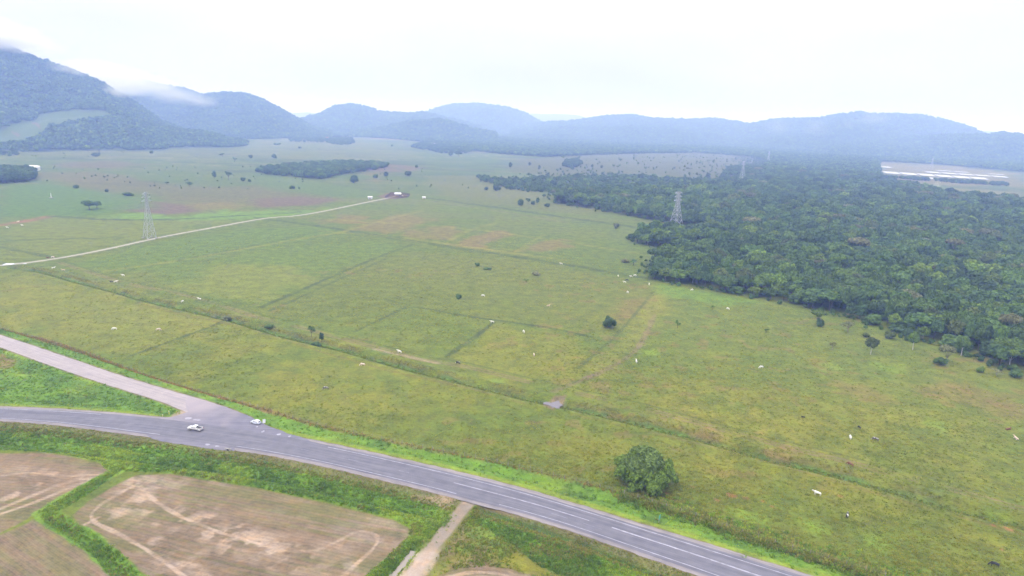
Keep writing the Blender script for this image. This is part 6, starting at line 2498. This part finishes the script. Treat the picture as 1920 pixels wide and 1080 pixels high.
house(62, 319, 12, 9, 4.5, rad(20), M_ROOFM, 'bright white shed left of the two by the left plantation')
house(68, 319, 9, 7, 4.5, rad(20), M_ROOFM, 'bright white shed right of the two by the left plantation')
house(587, 259, 26, 14, 7, rad(15), M_ROOFM, 'white farm building in the far hamlet at the hill foot')
house(572, 265, 14, 10, 4, rad(-10), M_ROOFT, 'low tiled house left in the far hamlet')
house(612, 261, 18, 10, 5, rad(5), M_ROOFT, 'tiled house right in the far hamlet')
house(815, 274, 26, 14, 6, rad(10), M_ROOFM, 'long pale shed of the far farm left of the tall trees')
house(830, 276, 16, 10, 4, rad(-5), M_ROOFT, 'tiled house of the far farm beside the pale shed')
house(855, 281, 22, 12, 5, rad(20), M_ROOFM, 'pale shed above the two tall trees of the far farm')
house(940, 286, 12, 9, 4, rad(5), M_ROOFM, 'small pale house at the far forest rim')
house(746, 368, 7, 5, 3.0, rad(12), M_ROOFM, 'open shed with pale sheet roof inside the corral', name='corral_shed', open_=True, cat='shed')
house(694, 373, 4.5, 3.0, 2.2, rad(8), M_ROOFM, 'small white hut beside the track left of the corral', name='hut', cat='hut')
house(795, 373, 3.5, 2.4, 2.0, rad(8), M_ROOFM, 'tiny pale hut on the ditch right of the corral', name='hut', cat='hut')


def corral():
    P = GP([(722, 371), (732, 363.5), (752, 362.5), (768, 366), (764, 370), (745, 372.5)])
    c = P.mean(0)
    e_ = bpy.data.objects.new('corral_fence', None)
    link(e_)
    e_.location = (c[0], c[1], zat(*c))
    tag(e_, 'dark wooden corral fence round the muddy cattle yard at the track end', 'fence')
    runs = [np.vstack([P, P[:1]]), np.array([P[1] * .5 + P[2] * .5, P[4] * .5 + P[5] * .5]), np.array([P[0] * .5 + P[1] * .5, P[3]])]
    for R__ in runs:
        Q = resample(R__, 2.6)
        for k_, (x, y) in enumerate(Q):
            part('post', M_BARKD, e_, lambda bm: add_box(bm, (x - c[0], y - c[1], .9), (.22, .22, 1.9)))
        for hh in (.4, .85, 1.3, 1.7):
            for u_, v_ in zip(R__[:-1], R__[1:]):
                part('rail', M_BARKD, e_, lambda bm: add_bar(bm, (u_[0] - c[0], u_[1] - c[1], hh), (v_[0] - c[0], v_[1] - c[1], hh), .10, .2))


corral()
for k_, (a, b_, hd, lab) in enumerate(((730, 368, 'brown', 'brown cow in the left pen of the corral'), (738, 366, 'black', 'black cow by the shed in the corral'), (755, 368, 'white', 'white cow in the right pen of the corral'), (760, 369.5, 'brown', 'brown cow at the right rail of the corral'), (750, 371, 'pied', 'patched cow at the front rail of the corral'))):
    p = G(a, b_)
    o_ = obj('cow', COWM['stand'], None, (p[0], p[1], zat(*p)), k_ * 1.3)
    o_.scale = (.82,) * 3
    o_.material_slots[0].link = 'OBJECT'
    o_.material_slots[0].material = HIDE[hd]
    tag(o_, lab, 'cow', 'cattle in the corral')
# small red-white survey mast on the left field
p = G(96, 371)
e_ = bpy.data.objects.new('mast', None)
link(e_)
e_.location = (p[0], p[1], zat(*p))
tag(e_, 'small pale mast on a bare orange patch in the left field', 'mast')
part('pole', M_SIGNW, e_, lambda bm: add_tube(bm, [(0, 0, -.3), (0, 0, 5)], [.3, .18], 8))
part('base', M_CONC, e_, lambda bm: add_box(bm, (0, 0, .3), (2.4, 2.4, .8), bevel=.1))


# ================================================================== cloud wisps clinging to the mountains
def puff_material(name, dens, col=(1, 1, 1)):
    m_ = bpy.data.materials.new(name)
    m_.use_nodes = True
    t = m_.node_tree
    t.nodes.clear()
    NN, LL = t.nodes.new, t.links.new
    o2 = NN('ShaderNodeOutputMaterial')
    p_ = NN('ShaderNodeVolumePrincipled')
    p_.inputs['Color'].default_value = (*col, 1)
    p_.inputs['Absorption Color'].default_value = (1, 1, 1, 1)
    tc_ = NN('ShaderNodeTexCoord')
    ln = NN('ShaderNodeVectorMath')
    ln.operation = 'LENGTH'
    LL(tc_.outputs['Object'], ln.inputs[0])
    nz2 = NN('ShaderNodeTexNoise')
    nz2.inputs['Scale'].default_value = 1.9
    nz2.inputs['Detail'].default_value = 3
    LL(tc_.outputs['Object'], nz2.inputs['Vector'])
    ad = NN('ShaderNodeMath')                 # density falls off to nothing at the uneven rim
    ad.operation = 'MULTIPLY_ADD'
    ad.inputs[1].default_value = 0.9
    LL(nz2.outputs[0], ad.inputs[0])
    LL(ln.outputs['Value'], ad.inputs[2])
    mr = NN('ShaderNodeMapRange')
    mr.inputs['From Min'].default_value = 1.25
    mr.inputs['From Max'].default_value = 0.55
    mr.inputs['To Min'].default_value = 0.0
    mr.inputs['To Max'].default_value = dens
    LL(ad.outputs[0], mr.inputs[0])
    LL(mr.outputs[0], p_.inputs['Density'])
    LL(p_.outputs[0], o2.inputs['Volume'])
    return m_


def cloud(name, parts_, dens, lab, cat='cloud', col=(1, 1, 1)):
    m_ = puff_material('%s_puff' % name, dens, col)
    me_ = mesh_np(name + '_puff', ICO_V, ICO_F, m_, True)
    d = ray(*parts_[0][:2])
    c0_ = np.array([0, 0, CAM_H]) + d * parts_[0][2] / math.hypot(d[0], d[1])
    e_ = bpy.data.objects.new(name, None)
    link(e_)
    e_.location = c0_
    tag(e_, lab, cat, kind='stuff')
    for (px, py, dist, rx, ry, rz_) in parts_:
        d = ray(px, py)
        c = np.array([0, 0, CAM_H]) + d * dist / math.hypot(d[0], d[1])
        o_ = obj('puff', me_, e_, c - c0_)
        o_.scale = (rx, ry, rz_)
        o_.rotation_euler = (0, 0, px * .37)


cloud('cloud', [(12, 68, 2560, 120, 150, 46), (48, 84, 2560, 110, 140, 36), (-30, 60, 2560, 150, 160, 60)], .012, 'low white cloud hiding the peak of the left mountain')
cloud('cloud', [(165, 132, 3350, 180, 200, 55), (215, 146, 3300, 190, 210, 62), (262, 156, 3350, 170, 200, 52), (190, 158, 3250, 130, 180, 45), (232, 170, 2480, 90, 120, 30), (140, 128, 2560, 90, 120, 30)], .008, 'white cloud drifting in the saddle between the two left mountains')
cloud('cloud', [(292, 168, 3450, 190, 180, 55), (335, 180, 3450, 170, 160, 50), (375, 190, 3400, 120, 140, 36)], .0035, 'thin mist on the slope of the second mountain')
cloud('cloud', [(1458, 238, 4300, 110, 120, 60), (1530, 240, 4250, 90, 110, 75)], .0012, 'faint mist patch on the left of the right-hand hills')
cloud('cloud', [(1640, 222, 4600, 150, 120, 60), (1590, 236, 4500, 70, 90, 60)], .0012, 'faint mist below the highest right-hand hilltop')
cloud('smoke', [(1752, 360, 1290, 9, 9, 17), (1756, 350, 1290, 9, 9, 12)], .03, 'small plume of pale smoke rising from the forest before the ponds', 'smoke', (.9, .92, .95))


# low scrub thinning out from the forest into the beige plain, too small and many to count
q = np.random.RandomState(55)
SCR = GP([(900, 332), (980, 318), (1100, 300), (1300, 289), (1445, 300), (1445, 345), (1330, 348), (1180, 336), (1040, 350), (960, 352)])
x = q.uniform(SCR[:, 0].min(), SCR[:, 0].max(), 60000)
y = q.uniform(SCR[:, 1].min(), SCR[:, 1].max(), 60000)
m_ = inside(x, y, SCR) & ~inside(x, y, FOREST)
x, y = x[m_], y[m_]
dfo = line_dist(x, y, FOREST, 400)
m_ = (q.rand(len(x)) < .010 + .8 * np.exp(-dfo / 30)) & (fbm(x, y, 90, 56, 3) + .35 * np.exp(-dfo / 50) > .5)
x, y = x[m_][:2200], y[m_][:2200]
scatter('scrub', np.stack([x, y, gh(x, y) - .2], 1), q.uniform(0, 6.28, len(x)), q.uniform(.18, .55, len(x)), q.randint(0, 4, len(x)), kinds([1, 4, 0, 10]), 'loose scrub spilling from the forest onto the beige plain', 'scrub')
# shrubs loosening the pasture edge of the near forest
n = 420
i_ = q.randint(0, 200, n)
E_ = resample(FOREST[2:26], 3.0)
p = E_[q.randint(0, len(E_), n)] + q.normal(size=(n, 2)) * [3.5, 3.5]
p = p[~inside(p[:, 0], p[:, 1], FOREST)]
scatter('edge_scrub', np.stack([p[:, 0], p[:, 1], gh(p[:, 0], p[:, 1]) - .15], 1), q.uniform(0, 6.28, len(p)), q.uniform(.1, .3, len(p)), q.randint(0, 4, len(p)), kinds([1, 4, 0, 10]), 'low bushes and saplings fringing the forest edge', 'scrub')
# scattered hazy bushes over the far meadows
n = 900
px_ = q.uniform(-20, 1000, n)
py_ = 262 + 95 * q.rand(n) ** 1.6
P = np.array([G(a, b_) for a, b_ in zip(px_, py_)])
m_ = (np.hypot(P[:, 0], P[:, 1]) < 2400) & (fbm(P[:, 0], P[:, 1], 240, 57, 3) > .5) & (hill_height(P[:, 0], P[:, 1]) < 0)
P = P[m_][:170]
scatter('meadow_bushes', np.stack([P[:, 0], P[:, 1], gh(P[:, 0], P[:, 1]) - .2], 1), q.uniform(0, 6.28, len(P)), q.uniform(.1, .28, len(P)), q.randint(0, 3, len(P)), kinds([1, 4, 10]), 'tiny bushes dotted over the far meadows', 'scrub')

x = q.uniform(POND_TREES[:, 0].min(), POND_TREES[:, 0].max(), 9000)
y = q.uniform(POND_TREES[:, 1].min(), POND_TREES[:, 1].max(), 9000)
m_ = inside(x, y, POND_TREES) & (fbm(x, y, 60, 58, 2) > .42)
x, y = x[m_][:260], y[m_][:260]
scatter('pond_trees', np.stack([x, y, gh(x, y) - .2], 1), q.uniform(0, 6.28, len(x)), q.uniform(.45, .85, len(x)), q.randint(0, 4, len(x)), kinds([1, 4, 0, 10]), 'broken line of trees in front of the bright ponds', 'trees')

# small trees straggling out from the left rim of the forest
E_ = resample(FOREST[20:50], 4.0)
n = 1500
p = E_[q.randint(0, len(E_), n)] + q.normal(size=(n, 2)) * 11
p = p[~inside(p[:, 0], p[:, 1], FOREST)]
d_ = line_dist(p[:, 0], p[:, 1], FOREST, 60)
p = p[q.rand(len(p)) < np.exp(-d_ / 9)][:520]
scatter('rim_scrub', np.stack([p[:, 0], p[:, 1], gh(p[:, 0], p[:, 1]) - .15], 1), q.uniform(0, 6.28, len(p)), q.uniform(.15, .6, len(p)), q.randint(0, 5, len(p)), kinds([1, 4, 0, 10, 6]), 'straggling small trees along the left rim of the forest', 'scrub')
# weeds on the fallow strip right of the farm track
x, y = rand_in(FIELD_R, 16000)
ok = (line_dist(x, y, T3, 10) > 2.2) & (fbm(x, y, 7, 59, 3) + .3 * q.rand(len(x)) > .55) & ~inside(x, y, F4)
x, y = x[ok], y[ok]
scatter('fallow_weeds', np.stack([x, y, gh(x, y)], 1), q.uniform(0, 6.28, len(x)), q.uniform(.25, .8, len(x)), np.array([0, 3, 5, 6, 6])[q.randint(0, 5, len(x))], [bpy.data.objects.new('weed_kind_%d' % i_, o_.data) for i_, o_ in enumerate(TP)], 'patchy low weeds on the fallow strip right of the farm track', 'grass')
